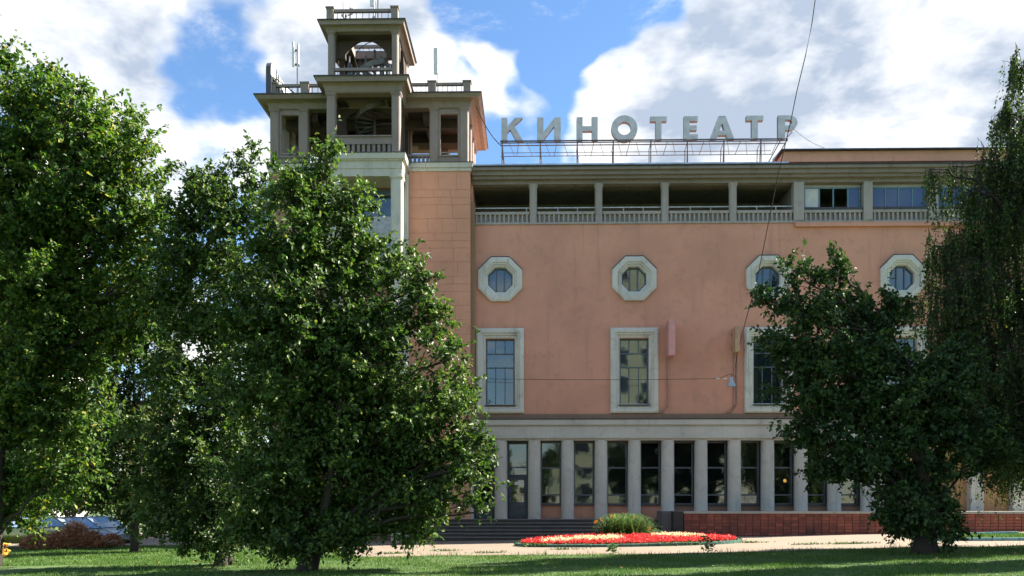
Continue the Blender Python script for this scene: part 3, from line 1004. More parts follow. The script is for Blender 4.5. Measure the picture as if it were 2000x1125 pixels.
# plaster blocks, courses of 28/28/14/14 px as on the tower
rows = [(335.5, 372), (372, 386.5), (386.5, 401)]
y_ = 401.0
seq = [27, 28, 15, 14.5]
k = 0
while y_ < 1000:
    rows.append((y_, y_ + seq[k % 4])); y_ += seq[k % 4]; k += 1
bx0, bx1 = fx(798.5, YP), PXR
gap = .0045
for r_i, (pa, pb) in enumerate(rows):
    random.seed(100 + r_i)
    nb_ = 3 if r_i % 2 else 4
    cuts = [0]
    for q in range(1, nb_):
        cuts.append(q / nb_ + random.uniform(-.07, .07) + (0.06 if r_i % 2 else 0))
    cuts.append(1)
    for q in range(nb_):
        xa, xb = bx0 + (bx1 - bx0) * cuts[q] + gap, bx0 + (bx1 - bx0) * cuts[q + 1] - (gap if q < nb_ - 1 else -.02)
        dy = random.uniform(0, .006)
        MB().box(xa, xb, YP - dy, YP + .034, tz(pb, YP) + gap, tz(pa, YP) - gap).build('render_block', 'pink_block', CIN)
MB().box(PXR + .001, PXR + .03, YP + .0, PB, -.3, zwall - .01).build('tower_side_wall', 'pink_block', CIN)
# pale band
mb = MB()
for (pa, pb, of) in ((327.5, 335, .06), (318.3, 327.5, .12)):
    mb.box(PXL - of, PXR + of + .03, YP - of, PB + of, tz(pb, YP - of), tz(pa, YP - of))
mb.build('pale_band', 'pale', CIN)
zpf = tz(318.3, YP - .12)
MB().box(PXL - .14, PXR + .19, YP - .15, PB + .14, zpf + .001, zpf + .025).build('band_flashing', 'dark_metal', CIN)


def rect_ring(x0, x1, y0, y1, off, z):
    return [(x0 - off, y0 - off, z), (x1 + off, y0 - off, z), (x1 + off, y1 + off, z), (x0 - off, y1 + off, z)]


def flared(x0, x1, y0, y1, prof, name, mat, hole=None, parent=CIN):
    """cornice: prof list of (z, offset) bottom to top; hole: inset of an open shaft"""
    rings = [rect_ring(x0, x1, y0, y1, of, z) for z, of in prof]
    mb = MB()
    if hole:
        rings += [rect_ring(x0, x1, y0, y1, -hole, prof[-1][0]), rect_ring(x0, x1, y0, y1, -hole, prof[0][0])]
        mb.loft(rings, caps=False, closed=True)
    else:
        mb.loft(rings)
    return mb.build(name, mat, parent)


def square_column(name, x0, x1, y0, y1, z0, z1, mat, cap=True):
    mb = MB()
    prof = [(z0, 0), (z1 - .14, 0)]
    if cap:
        prof += [(z1 - .13, .025), (z1 - .09, .03), (z1 - .07, .055), (z1, .065)]
    else:
        prof += [(z1, 0)]
    ch = .05
    rings = []
    for z, of in prof:
        a0, a1, b0, b1 = x0 - of, x1 + of, y0 - of, y1 + of
        rings.append([(a0 + ch, b0, z), (a1 - ch, b0, z), (a1, b0 + ch, z), (a1, b1 - ch, z), (a1 - ch, b1, z), (a0 + ch, b1, z), (a0, b1 - ch, z), (a0, b0 + ch, z)])
    mb.loft(rings)
    return mb.build(name, mat, CIN)


# pavilion storey (open, at tower level)
cz0, cz1 = zpf + .026, tz(211, YP)
pav_cols = [(527, 545), (586, 602), (838.5, 856), (897.5, 915)]
for (a, b_) in pav_cols:
    square_column('tower_column', fx(a, YP), fx(b_, YP), YP, YP + .42, cz0, cz1, 'tower')
    square_column('tower_column', fx(a, YP), fx(b_, YP), PB - .42, PB, cz0, cz1, 'tower')
for yy in (YP + 2.0, YP + 3.6):
    square_column('tower_column', PXR - .5, PXR - .04, yy, yy + .4, cz0, cz1, 'tower')
    square_column('tower_column', PXL, PXL + .42, yy, yy + .4, cz0, cz1, 'tower')
for (a, b_) in ((545, 586), (856, 897.5)):           # framed openings between paired columns
    xa, xb = fx(a, YP) + .002, fx(b_, YP) - .002
    z0, z1 = cz0, cz1
    mb = MB().slab(rect(xa, xb, z0, z1), [rect(xa + .09, xb - .09, tz(303, YP), tz(222, YP))], YP + .08, YP + .24)
    o = mb.build('framed_opening', 'tower', CIN)
    MB().box(xa + .03, xb - .03, YP + .02, YP + .10, tz(306, YP), tz(303, YP)).build('sill', 'tower', o)
    MB().tube([(xa + .02, YP + .14, tz(297, YP)), (xb - .02, YP + .14, tz(297, YP))], .02, 6).build('rail', 'light_steel', o)
xa, xb = fx(797, YP), fx(838.5, YP) - .002
o = MB().box(xa, xb, YP + .05, YP + .27, tz(306, YP), tz(301, YP)).build('tower_balustrade', 'tower', CIN)
tb = MB().box(-.06, .06, -.06, .06, 0, tz(306, YP) - cz0).mesh('tower_baluster', 'tower')
for q in range(5):
    put('baluster', tb, (xa + (xb - xa) * (q + .5) / 5, YP + .16, cz0), o)
# inner structure of the pavilion: rear wall with low gap, beams under the ceiling
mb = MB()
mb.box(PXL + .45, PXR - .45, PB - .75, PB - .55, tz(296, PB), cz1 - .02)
mb.build('tower_back_wall', 'inner_shade', CIN)
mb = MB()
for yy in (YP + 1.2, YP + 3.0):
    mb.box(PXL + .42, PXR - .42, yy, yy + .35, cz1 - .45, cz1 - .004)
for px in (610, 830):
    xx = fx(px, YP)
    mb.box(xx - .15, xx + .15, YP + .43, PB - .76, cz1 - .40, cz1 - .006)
mb.build('ceiling_beam', 'inner_shade', CIN)
pr = [(tz(212, YP), .0), (tz(209, YP - .05), .04), (tz(199, YP - .10), .08), (tz(193.5, YP - .2), .24), (tz(191.5, YP - .42), .44), (tz(184.6, YP - .56), .52), (tz(182.2, YP - .58), .56)]
flared(PXL, PXR, YP, PB, pr, 'tower_cornice', 'tower', hole=None)
ztop = pr[-1][0]
MB().box(PXL - .60, PXR + .60, YP - .60, PB + .60, ztop + .001, ztop + .05).build('tower_flashing', 'dark_metal', CIN)
zr = ztop + .051
# roof parapet: posts, top rail, thin bars
pdone = []
YR = YP - .2
RXL, RXR = fx(522, YR), fx(918.5, YR)
post_x = [(522, 537.5), (587, 602.5), (836, 850.5), (905, 919)]
zpt = tz(158.5, YR)
for (a, b_) in post_x:
    for yy in (YR, PB - .2):
        o = MB().box(fx(a, YR), fx(b_, YR), yy, yy + .36, zr, zpt - .06).build('parapet_post', 'tower', CIN)
        MB().box(fx(a, YR) - .04, fx(b_, YR) + .04, yy - .04, yy + .40, zpt - .058, zpt).build('cap', 'tower', o)


def rail_run(xa, xb, y, z1, z0, horizontal_x=True, n=5, th=.12):
    mb = MB()
    if horizontal_x:
        mb.box(xa, xb, y - .07, y + .07, z1 - th, z1)
    else:
        mb.box(y - .07, y + .07, xa, xb, z1 - th, z1)
    o = mb.build('parapet_rail', 'tower', CIN)
    for q in range(n):
        c = xa + (xb - xa) * (q + .5) / n
        pp = (c, y) if horizontal_x else (y, c)
        MB().box(pp[0] - .012, pp[0] + .012, pp[1] - .012, pp[1] + .012, z0, z1 - th).build('bar', 'steel', o)


zrl = tz(160.5, YR)
for (a, b_, n_) in ((537.5, 587, 4), (602.5, 636, 3), (797, 836, 4), (850.5, 905, 6)):
    rail_run(fx(a, YR) + .003, fx(b_, YR) - .003, YR + .18, zrl, zr, True, n_)
rail_run(fx(537.5, YR), fx(905, YR), PB + .0, zrl, zr, True, 12)
for xx in (fx(912, YR), fx(530, YR)):
    rail_run(YR + .38, PB - .24, xx, zrl, zr, False, 9)

# projecting central bay: pale lower storeys, beige belvedere above
YC = 39.8
CL, CR = fx(637, YC), fx(787.5, YC)
CB = 44.0
zc0, zc1 = tz(344, YC), tz(316, YC)
for (a, b_) in ((640, 664), (763, 785)):
    square_column('bay_column', fx(a, YC), fx(b_, YC), YC, YC + .5, -.3, zc0, 'pale')
MB().box(fx(788, YP - .2), fx(797.5, YP - .2), YP - .25, YP + .03, 0, tz(344, YP)).build('bay_pilaster', 'pale', CIN)
MB().box(fx(640, YC), fx(648, YC), YC + .5, YP + .03, 0, tz(344, YP)).build('bay_side_wall', 'pale', CIN)
pr = [(zc0, .0), (tz(330, YC), .0), (tz(329, YC), .03), (zc1, .03), (tz(314, YC), .10), (tz(311, YC - .1), .10), (tz(310, YC - .1), .16), (tz(298.5, YC - .16), .18)]
flared(CL, fx(785, YC), YC, YP + .6, pr, 'bay_cornice', 'pale')
zb1 = pr[-1][0]
MB().box(CL - .2, fx(785, YC) + .2, YC - .2, YP + .5, zb1 + .001, zb1 + .03).build('bay_flashing', 'dark_metal', CIN)
# tall glazing behind the bay columns
o = MB().box(fx(655, YP), fx(785, YP) - .05, YP - .06, YP + .03, tz(380, YP), tz(372, YP)).build('bay_window', 'frame', CIN)
window_bars(o, fx(655, YP), fx(783, YP), tz(560, YP), tz(380, YP), YP - .02, [(.35, 3), (.7, 3), (1, 3)], 'frame', .08, 'glass')
MB().box(fx(655, YP) + .1, fx(770, YP), YP - .5, YP - .3, tz(470, YP), tz(430, YP)).build('bay_balcony_panel', 'light_steel', CIN)

# tier one of the belvedere
T1L, T1R = fx(637.5, YC), fx(781, YC)
tz0, tz1 = zb1 + .031, tz(180, YC)
cw = fx(654, YC) - T1L
for (xa, xb) in ((T1L, T1L + cw), (T1R - cw, T1R)):
    for (ya, yb) in ((YC, YC + .42), (CB - .42, CB)):
        square_column('tower_column', xa, xb, ya, yb, tz0, tz1, 'tower')


def arch_panel(x0, x1, z0, z1, spring, rise, leg):
    pts = [(x0, z0), (x0, z1), (x1, z1), (x1, z0), (x1 - leg, z0), (x1 - leg, spring)]
    n = 16
    xa, xb = x1 - leg, x0 + leg
    for q in range(1, n):
        a = q / n
        pts.append((xa + (xb - xa) * a, spring + rise * math.sin(math.pi * a) ** .75))
    pts += [(x0 + leg, spring), (x0 + leg, z0)]
    return pts


def side_arch(x, x0, x1, z0, z1, spring, rise, leg, th, name, mat):
    """same panel lying in the depth direction"""
    pl = arch_panel(x0, x1, z0, z1, spring, rise, leg)
    mb = MB().prism(pl, x, x + th)
    mb.v = [(v[1], v[0], v[2]) for v in mb.v]
    mb.build(name, mat, CIN)


zsp, zri = tz(214, YC + .6), tz(196, YC + .6) - tz(214, YC + .6)
MB().prism(arch_panel(T1L + .03, T1R - .03, tz0, tz1 - .003, zsp, zri, .52), YC + 1.5, YC + 1.75).build('arch', 'inner_shade', CIN)  # arches inside the tiers carry their shade in the colour
MB().prism(arch_panel(T1L + .03, T1R - .03, tz0, tz1 - .003, zsp, zri, .50), CB - .75, CB - .5).build('arch', 'inner_shade', CIN)
side_arch(T1L + .05, YC + .78, CB - .78, tz0, tz1 - .003, zsp, zri, .4, .25, 'arch', 'inner_shade')
side_arch(T1R - .30, YC + .78, CB - .78, tz0, tz1 - .003, zsp, zri, .4, .25, 'arch', 'inner_shade')
# front balustrade of tier one
xa, xb = T1L + cw + .003, T1R - cw - .003
o = MB().box(xa, xb, YC + .06, YC + .28, tz(280.5, YC), tz(266.5, YC)).build('tower_balustrade', 'tower', CIN)
MB().box(xa, xb, YC + .0, YC + .32, tz(266.4, YC), tz(263.8, YC)).build('coping', 'tower', o)
tb = MB().box(-.065, .065, -.08, .08, 0, tz(280.5, YC) - tz0).mesh('tower_baluster', 'tower')
for q in range(11):
    put('baluster', tb, (xa + (xb - xa) * (q + .5) / 11, YC + .17, tz0), o)
MB().box(xa, xb, YC + .30, YC + .36, tz0, tz(281, YC)).build('balustrade_back', 'tower', o)
pr = [(tz(181, YC), .0), (tz(178, YC - .03), .05), (tz(176, YC - .05), .06), (tz(168, YC - .1), .10), (tz(160, YC - .18), .22), (tz(158.5, YC - .35), .38), (tz(150.4, YC - .4), .42), (tz(148.6, YC - .42), .44)]
flared(T1L, T1R, YC, CB, pr, 'tower_cornice', 'tower', hole=.72)
ztA = pr[-1][0]
mb = MB().loft([rect_ring(T1L, T1R, YC, CB, .48, ztA + .001), rect_ring(T1L, T1R, YC, CB, .48, ztA + .05), rect_ring(T1L, T1R, YC, CB, -.72, ztA + .05), rect_ring(T1L, T1R, YC, CB, -.72, ztA + .001)], caps=False, closed=True)
mb.build('tower_flashing', 'dark_metal', CIN)

# tier two
YD, DB = 40.35, 43.65
T2L, T2R = fx(640, YD), fx(777.3, YD)
t20, t21 = ztA + .051, tz(60, YD)
cw2 = .29
for (xa, xb) in ((T2L, T2L + cw2), (T2R - cw2, T2R)):
    for (ya, yb) in ((YD, YD + .36), (DB - .36, DB)):
        square_column('tower_column', xa, xb, ya, yb, t20, t21, 'tower')
zsp, zri = tz(98, YD + .5), tz(70, YD + .5) - tz(98, YD + .5)
for (ya) in (YD + .75, DB - .66):
    MB().prism(arch_panel(T2L + .03, T2R - .03, zsp - .25, t21 - .003, zsp, zri, .62), ya, ya + .24).build('arch', 'inner_shade', CIN)
side_arch(T2L + .05, YD + .70, DB - .70, zsp - .3, t21 - .003, zsp, zri, .35, .24, 'arch', 'inner_shade')
side_arch(T2R - .29, YD + .70, DB - .70, zsp - .3, t21 - .003, zsp, zri, .35, .24, 'arch', 'inner_shade')
rail_run(T2L + cw2 + .003, T2R - cw2 - .003, YD + .14, tz(130.5, YD), t20, True, 9, .13)
rail_run(T2L + cw2 + .003, T2R - cw2 - .003, DB - .14, tz(130.5, YD), t20, True, 9, .13)
rail_run(YD + .38, DB - .38, T2R - .14, tz(130.5, YD), t20, False, 8, .13)
rail_run(YD + .38, DB - .38, T2L + .14, tz(130.5, YD), t20, False, 8, .13)
pr = [(tz(61, YD), .0), (tz(57, YD - .03), .05), (tz(55, YD - .05), .06), (tz(50, YD - .12), .16), (tz(48, YD - .25), .30), (tz(40.5, YD - .32), .33), (tz(38.6, YD - .35), .36)]
flared(T2L, T2R, YD, DB, pr, 'tower_cornice', 'tower', hole=.78)
ztB = pr[-1][0]
MB().loft([rect_ring(T2L, T2R, YD, DB, .40, ztB + .001), rect_ring(T2L, T2R, YD, DB, .40, ztB + .045), rect_ring(T2L, T2R, YD, DB, -.78, ztB + .045), rect_ring(T2L, T2R, YD, DB, -.78, ztB + .001)], caps=False, closed=True).build('tower_flashing', 'dark_metal', CIN)
zr2 = ztB + .046
ztp = tz(14.5, YD)
for (a, b_) in ((638.5, 651.5), (764.5, 777.5)):
    for yy in (YD - .1, DB - .22):
        o = MB().box(fx(a, YD), fx(b_, YD), yy, yy + .32, zr2, ztp - .06).build('parapet_post', 'tower', CIN)
        MB().box(fx(a, YD) - .04, fx(b_, YD) + .04, yy - .04, yy + .36, ztp - .058, ztp).build('cap', 'tower', o)
rail_run(fx(652, YD), fx(764, YD), YD + .06, tz(17.5, YD), zr2, True, 9, .13)
rail_run(fx(652, YD), fx(764, YD), DB - .06, tz(17.5, YD), zr2, True, 9, .13)
rail_run(YD + .24, DB - .24, fx(771, YD), tz(17.5, YD), zr2, False, 8, .13)
rail_run(YD + .24, DB - .24, fx(645, YD), tz(17.5, YD), zr2, False, 8, .13)

MB().loft([rect_ring(T2L, T2R, YD, DB, -.3, t21 - .035), rect_ring(T2L, T2R, YD, DB, -.3, t21 - .004), rect_ring(T2L, T2R, YD, DB, -.78, t21 - .004), rect_ring(T2L, T2R, YD, DB, -.78, t21 - .035)], caps=False, closed=True).build('tower_ceiling_shade', 'inner_shade', CIN)  # dark lining added below the cornice, shade painted into its colour
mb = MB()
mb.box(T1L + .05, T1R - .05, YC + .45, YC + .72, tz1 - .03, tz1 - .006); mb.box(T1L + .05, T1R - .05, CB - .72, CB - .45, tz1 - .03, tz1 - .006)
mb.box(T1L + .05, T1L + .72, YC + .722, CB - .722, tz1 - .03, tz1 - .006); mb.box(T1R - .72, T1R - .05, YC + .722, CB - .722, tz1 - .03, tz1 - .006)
mb.build('tower_ceiling_shade', 'inner_shade', CIN)
MB().box(PXL + .44, T1L - .05, YP + .44, PB - .5, cz1 - .03, cz1 - .008).build('tower_ceiling_shade', 'inner_shade', CIN)  # added dark sheets that paint shade onto the pavilion ceiling
MB().box(T1R + .05, PXR - .5, YP + .44, PB - .5, cz1 - .03, cz1 - .008).build('tower_ceiling_shade', 'inner_shade', CIN)
# spiral stair climbing through both tiers
SX, SY = (T1L + T1R) / 2 + .15, (YC + CB) / 2
o = MB().tube([(SX, SY, tz0), (SX, SY, t21 - .1)], .06, 10).build('spiral_stair', 'steel', CIN)
nst = 40
hgt = (t20 + 1.9) - tz0
outer, inner = [], []
for q in range(nst):
    a = 2.4 + q * 2 * math.pi / 15
    z = tz0 + hgt * q / nst
    d0, d1 = a - .2, a + .22
    R = .92
    pts = [(SX + .05 * math.cos(a), SY + .05 * math.sin(a)), (SX + R * math.cos(d0), SY + R * math.sin(d0)), (SX + R * math.cos(d1), SY + R * math.sin(d1))]
    MB().loft([[(x, y, z) for x, y in pts], [(x, y, z + .03) for x, y in pts]]).build('tread', 'stair_steel', o)
    outer.append((SX + R * math.cos(a), SY + R * math.sin(a), z))
hp = [[(p[0] * 1.0, p[1], p[2] - .12), (SX + (p[0] - SX) * .97, SY + (p[1] - SY) * .97, p[2] - .12), (SX + (p[0] - SX) * .97, SY + (p[1] - SY) * .97, p[2] + .14), (p[0], p[1], p[2] + .14)] for p in outer]
MB().loft(hp).build('stringer', 'stair_steel', o)
MB().tube([(p[0], p[1], p[2] + 1.0) for p in outer], .02, 6).build('handrail', 'steel', o)
for q in range(2, nst, 4):
    p = outer[q]
    MB().tube([p, (p[0], p[1], p[2] + 1.0)], .014, 5).build('post', 'steel', o)

# ------------------------------------------------------------------ steps, terrace, brick wall
M['granite_riser_shade'] = plaster('granite_riser_shade', (0.085, 0.077, 0.072), dirt=(0.03, 0.028, 0.027), amount=0.9, streak=0.3, rough=0.7, grain=45)  # granite darkened so the shade below each tread is in the colour
steps = thing('entrance_steps', (0, 40.4, gz(0)), 'dark worn granite steps below the glazed colonnade', 'steps')
SXL, SXR = fx(860), fx(1316, 40)
nst = 6
for k in range(nst):
    z1 = ZG - .005 - k * (ZG + .02) / nst
    ya = 41.35 - .32 * k
    # each course is laid from slabs about 1.6 m long: overhanging tread on a set-back riser
    n_ = 8
    for q in range(n_):
        xa, xb = SXL + (SXR - SXL) * q / n_, SXL + (SXR - SXL) * (q + 1) / n_
        j = random.uniform(-.012, .012)
        o = MB().box(xa + .005, xb - .005, ya - .36 + j, ya + .12, z1 - .055 + j * .4, z1 + j * .4).build('step', 'granite', steps, bevel=.012)
        MB().box(xa + .005, xb - .005, ya - .30, ya + .1, z1 - .17, z1 - .056 + j * .4).build('riser', 'granite_riser_shade', o)
MB().box(SXL, SXR, 41.2, YF + .9, -.4, ZG - .003).build('landing', 'granite', steps)
MB().box(SXL, SXR, 39.9, 41.2, -.5, .02).build('foundation', 'granite', steps)

YW = 39.3
wall = thing('terrace_wall', (12, YW, gz(12)), 'low red brick terrace wall with pale coping beside the dark steps', 'wall')
WX0, WX1 = fx(1336, YW), 24.5
WTOP = P(1500, 1003.5, YW).z
MB().box(WX0, WX1, YW + .012, YW + .35, -.3, WTOP).build('mortar_core', 'mortar', wall)
bw, bh = .335, .137
nrow = 10
nb_ = 0
bme = MB()
hb = .006
bx_, bz_ = bw / 2 - .012, bh / 2 - .010
bme.loft([[(-bx_, .02, -bz_), (bx_, .02, -bz_), (bx_, .02, bz_), (-bx_, .02, bz_)], [(-bx_, -.012, -bz_), (bx_, -.012, -bz_), (bx_, -.012, bz_), (-bx_, -.012, bz_)],
          [(-bx_ + hb, -.018, -bz_ + hb), (bx_ - hb, -.018, -bz_ + hb), (bx_ - hb, -.018, bz_ - hb), (-bx_ + hb, -.018, bz_ - hb)]])
bmesh_ = bme.mesh('brick', 'brick')
rest = MB()
cand = []
ncol = int((WX1 - WX0) / bw)
for r in range(nrow):
    zc_ = WTOP - bh * (r + .5) - .004
    for c in range(ncol):
        x = WX0 + bw * (c + .5)
        if zc_ < gz(x) - bh:
            continue
        cand.append((x, zc_))
vis = list(cand)
vis.sort(key=lambda q: q[0])
for i, (x, z) in enumerate(vis):
    if i < 296:
        o = put('brick', bmesh_, (x + random.uniform(-.003, .003), YW + random.uniform(-.004, .004), z), wall)
        o.rotation_euler = (random.uniform(-.01, .01), random.uniform(-.008, .008), 0)
    else:
        rest.add([(v[0] + x, v[1] + YW + random.uniform(-.003, .003), v[2] + z) for v in bme.v], bme.f)
if rest.v:
    tag(rest.build('bricks', 'brick', wall), kind='stuff')
n_ = 16
for k in range(n_):
    xa, xb = WX0 - .03 + (WX1 - WX0) * k / n_, WX0 - .03 + (WX1 - WX0) * (k + 1) / n_
    MB().box(xa + .004, xb - .004, YW - .07, YW + .42, WTOP + .002, WTOP + .11 + random.uniform(-.004, .004)).build('coping_stone', 'coping', wall, bevel=.012)
MB().box(WX0 - .06, WX1, YW + .36, YF + .9, .2, ZT - .004).build('terrace_slab', 'coping', wall)
# granite cheek at the head of the steps
MB().box(fx(1315, YW), WX0 - .035, YW - .02, YW + .6, -.3, WTOP + .10).build('granite_end', 'granite_black', wall, bevel=.01)
MB().box(fx(1293.5, YW + .6), WX0 - .062, YW + .602, YF - .36, -.3, WTOP + .10).build('cheek_wall', 'granite', wall, bevel=.01)

# ------------------------------------------------------------------ roof sign
YS = 43.2


def sx(px):
    return fx(px, YS)


def sz(py):
    return P(1240, py, YS).z


sign = thing('roof_sign', (sx(1260), YS, fz(318)), 'large grey block letters on a steel frame along the roof edge', 'sign')
zl0, zl1 = sz(275.2), sz(230)
LH = zl1 - zl0


def letter(pl_list, px0, px1, ov=0.0):
    x0, x1 = sx(px0), sx(px1)
    mb = MB()
    for pl in pl_list:
        pts = [(x0 + (x1 - x0) * a, zl0 + LH * b_) for a, b_ in pl]
        mb.prism(pts, YS - .13, YS + .12)
    # faces towards -y get the face paint, returns stay dark
    o = mb.build('letter', ['letter_side', 'letter'], sign)
    me = o.data
    for p in me.polygons:
        if p.normal.y < -0.9:
            p.material_index = 1
    return o


def stroke(x0, x1):
    return [(x0, 0), (x1, 0), (x1, 1), (x0, 1)]


K_ = [[(0, 0), (.27, 0), (.27, .36), (.40, .50), (.68, 0), (1.0, 0), (.58, .66), (.97, 1), (.62, 1), (.27, .63), (.27, 1), (0, 1)]]
I_ = [[(0, 0), (.26, 0), (.72, .62), (.72, 0), (1, 0), (1, 1), (.74, 1), (.27, .38), (.27, 1), (0, 1)]]
N_ = [[(0, 0), (.28, 0), (.28, .40), (.72, .40), (.72, 0), (1, 0), (1, 1), (.72, 1), (.72, .61), (.28, .61), (.28, 1), (0, 1)]]
T_ = [[(.32, 0), (.68, 0), (.68, .79), (1, .79), (1, 1), (0, 1), (0, .79), (.32, .79)]]
E_ = [[(0, 0), (1, 0), (1, .22), (.40, .22), (.40, .39), (.92, .39), (.92, .60), (.40, .60), (.40, .79), (1, .79), (1, 1), (0, 1)]]


def arc(cx, cy, rx, ry, a0, a1, n):
    return [(cx + rx * math.cos(a0 + (a1 - a0) * q / n), cy + ry * math.sin(a0 + (a1 - a0) * q / n)) for q in range(n + 1)]


O_ = []
out_ = arc(.5, .5, .5, .54, 0, 2 * math.pi, 36)
in_ = arc(.5, .5, .26, .29, 0, 2 * math.pi, 36)
for q in range(36):
    O_.append([out_[q], out_[q + 1], in_[q + 1], in_[q]])
P_out = arc(.55, .68, .45, .32, -math.pi / 2, math.pi / 2, 14)
P_in = arc(.52, .69, .20, .125, -math.pi / 2, math.pi / 2, 10)
P_ = [[(0, 0), (.36, 0), (.36, 1), (0, 1)], [(.36, .36)] + P_out + [(.36, 1), (.36, .815)] + list(reversed(P_in)) + [(.36, .565)]]
A_ = [[(0, 0), (.27, 0), (.335, .17), (.665, .17), (.73, 0), (1, 0), (.64, 1), (.52, 1), (.52, .73), (.60, .37), (.40, .37), (.48, .73), (.48, 1), (.36, 1)]]
A_ = [[(0, 0), (.27, 0), (.335, .17), (.405, .37), (.5, .69), (.5, 1), (.36, 1)], [(1, 0), (.64, 1), (.5, 1), (.5, .69), (.595, .37), (.665, .17), (.73, 0)], [(.335, .17), (.665, .17), (.595, .37), (.405, .37)]]
for shp, a, b_ in ((K_, 979.5, 1022), (I_, 1049, 1095), (N_, 1126, 1167), (T_, 1269.5, 1301.5), (E_, 1335, 1362), (A_, 1385.5, 1433), (T_, 1456.5, 1489.5), (P_, 1518.5, 1556)):
    letter(shp, a, b_)
mb = MB()
xc_, zc_ = (sx(1193.5) + sx(1244.5)) / 2, zl0 + LH * .5
rr, ri = (sx(1244.5) - sx(1193.5)) / 2, (sx(1244.5) - sx(1193.5)) * .25
n = 40
rings = []
for (r, y) in ((rr, YS + .12), (rr, YS - .13), (ri, YS - .13), (ri, YS + .12)):
    rings.append([(xc_ + r * math.cos(2 * math.pi * q / n), y, zc_ + r * math.sin(2 * math.pi * q / n)) for q in range(n)])
mb.loft(rings, caps=False, closed=True)
o = mb.build('letter', ['letter_side', 'letter'], sign)
for p in o.data.polygons:
    if p.normal.y < -.9:
        p.material_index = 1
# truss carrying the letters
zt_ = sz(277.5)
roofz = fz(320.5)
XA, XB = sx(977), sx(1536)
for (y, py, rr_) in ((YS - .22, 277.5, .04), (YS + .25, 278.5, .03), (YS - .22, 281, .03), (YS + .55, 288, .018), (YS + .55, 295, .022)):
    MB().tube([(XA, y, sz(py)), (XB if py < 285 else XB - .6, y, sz(py))], rr_, 5).build('frame_rail', 'steel', sign)
for k, px in enumerate([981, 1055, 1127, 1197, 1270, 1341, 1412, 1484]):
    x = sx(px)
    MB().tube([(x, YS - .22, zt_), (x, YS - .22, roofz)], .032, 5).build('frame_post', 'steel', sign)
    MB().tube([(x + .02, YS + .55, sz(287)), (x + .06, YS + .9, roofz)], .026, 5).build('frame_post', 'steel', sign)
    MB().tube([(x, YS - .22, zt_), (x + .15, YS + .9, roofz + .05)], .02, 5).build('brace', 'steel', sign)
    MB().tube([(x, YS - .22, sz(281)), (x, YS + .55, sz(287))], .02, 5).build('brace', 'steel', sign)
    MB().tube([(x + .8, YS - .22, sz(281)), (x + .7, YS + .55, sz(296))], .018, 5).build('brace', 'steel', sign)
MB().tube([(XB, YS - .2, zt_), (sx(1500), YS + .4, roofz)], .026, 5).build('brace', 'steel', sign)
MB().tube([(XB - .3, YS - .2, zt_), (sx(1491), YS + .6, roofz)], .026, 5).build('brace', 'steel', sign)
MB().tube([(XB - .1, YS - .2, zt_), (sx(1546), YS - .1, sz(262))], .022, 5).build('brace', 'steel', sign)
for q in range(15):
    x = XA + (XB - XA - .7) * (q + .5) / 15
    MB().tube([(x, YS - .22, sz(281)), (x + .25, YS + .55, sz(294.5))], .012, 4).build('walkway_bar', 'steel', sign)

# side sign on the far corner of the tower roof, seen almost edge-on
XSG = fx(531, 41.5)
sside = thing('side_roof_sign', (XSG, 43.5, zr), 'dark and cream roof letters seen edge-on at the tower corner', 'sign')
yy = 40.9
for k in range(5):
    hgt_ = 1.62
    pl = arc(0, hgt_ * .70, .55, hgt_ * .30, 0, math.pi, 10) + [(-.55, .0), (-.25, 0), (-.25, hgt_ * .55), (.25, hgt_ * .55), (.25, 0), (.55, 0)] if k % 2 == 0 else [(-.5, 0), (-.2, 0), (-.2, .6), (.2, .6), (.2, 0), (.5, 0), (.5, hgt_ * .9), (-.5, hgt_ * .9)]
    mb = MB().prism([(a, b_ + zr + .1) for a, b_ in pl], XSG - .12, XSG + .12)
    mb.v = [(v[1], v[0] + yy + .6 + k * 1.25, v[2]) for v in mb.v]
    o = mb.build('letter', ['letter_side', 'surround'], sside)
    for p in o.data.polygons:
        if p.normal.x > .9:
            p.material_index = 1
for zz in (.35, 1.0):
    MB().tube([(XSG + .16, 41.2, zr + zz), (XSG + .16, 47.0, zr + zz)], .025, 5).build('frame_rail', 'steel', sside)
for k in range(4):
    MB().tube([(XSG + .16, 41.6 + 1.5 * k, zr + 1.1), (XSG + 1.5, 41.6 + 1.5 * k, zr + .02)], .03, 5).build('brace', 'steel', sside)


# ------------------------------------------------------------------ antennas and masts
def antenna(px, py0, py1, Y, zfoot, wpx, label, two=False):
    top, bot = P(px, py0, Y), P(px, py1, Y)
    t_ = thing('panel_antenna', (top.x, Y, zfoot), label, 'antenna', 'mobile antennas on the tower')
    wd = wpx / 2 * Y / FPX
    x = top.x
    MB().tube([(x + .05, Y + .14, zfoot), (x + .05, Y + .14, top.z - .15)], .03, 8).build('mast', 'light_steel', t_)
    for xx in ([x - .11, x + .13] if two else [x]):
        mb = MB()
        ww = .055 if two else wd
        mb.loft([[(xx - ww, Y + .05, z), (xx - ww * .8, Y - .05, z), (xx + ww * .8, Y - .05, z), (xx + ww, Y + .05, z)] for z in (bot.z, top.z - (.1 if xx > x else 0))])
        mb.build('radome', 'white_paint', t_, bevel=.01)
    for zz in (bot.z + .15, top.z - .35):
        MB().box(x - .12, x + .12, Y + .06, Y + .18, zz - .03, zz + .03).build('clamp', 'steel', t_)
    for s in (-1, 1):
        MB().tube([(x + .05, Y + .14, zfoot + .7), (x + .05 + s * .28, Y + .14, zfoot)], .018, 5).build('strut', 'steel', t_)
    return t_


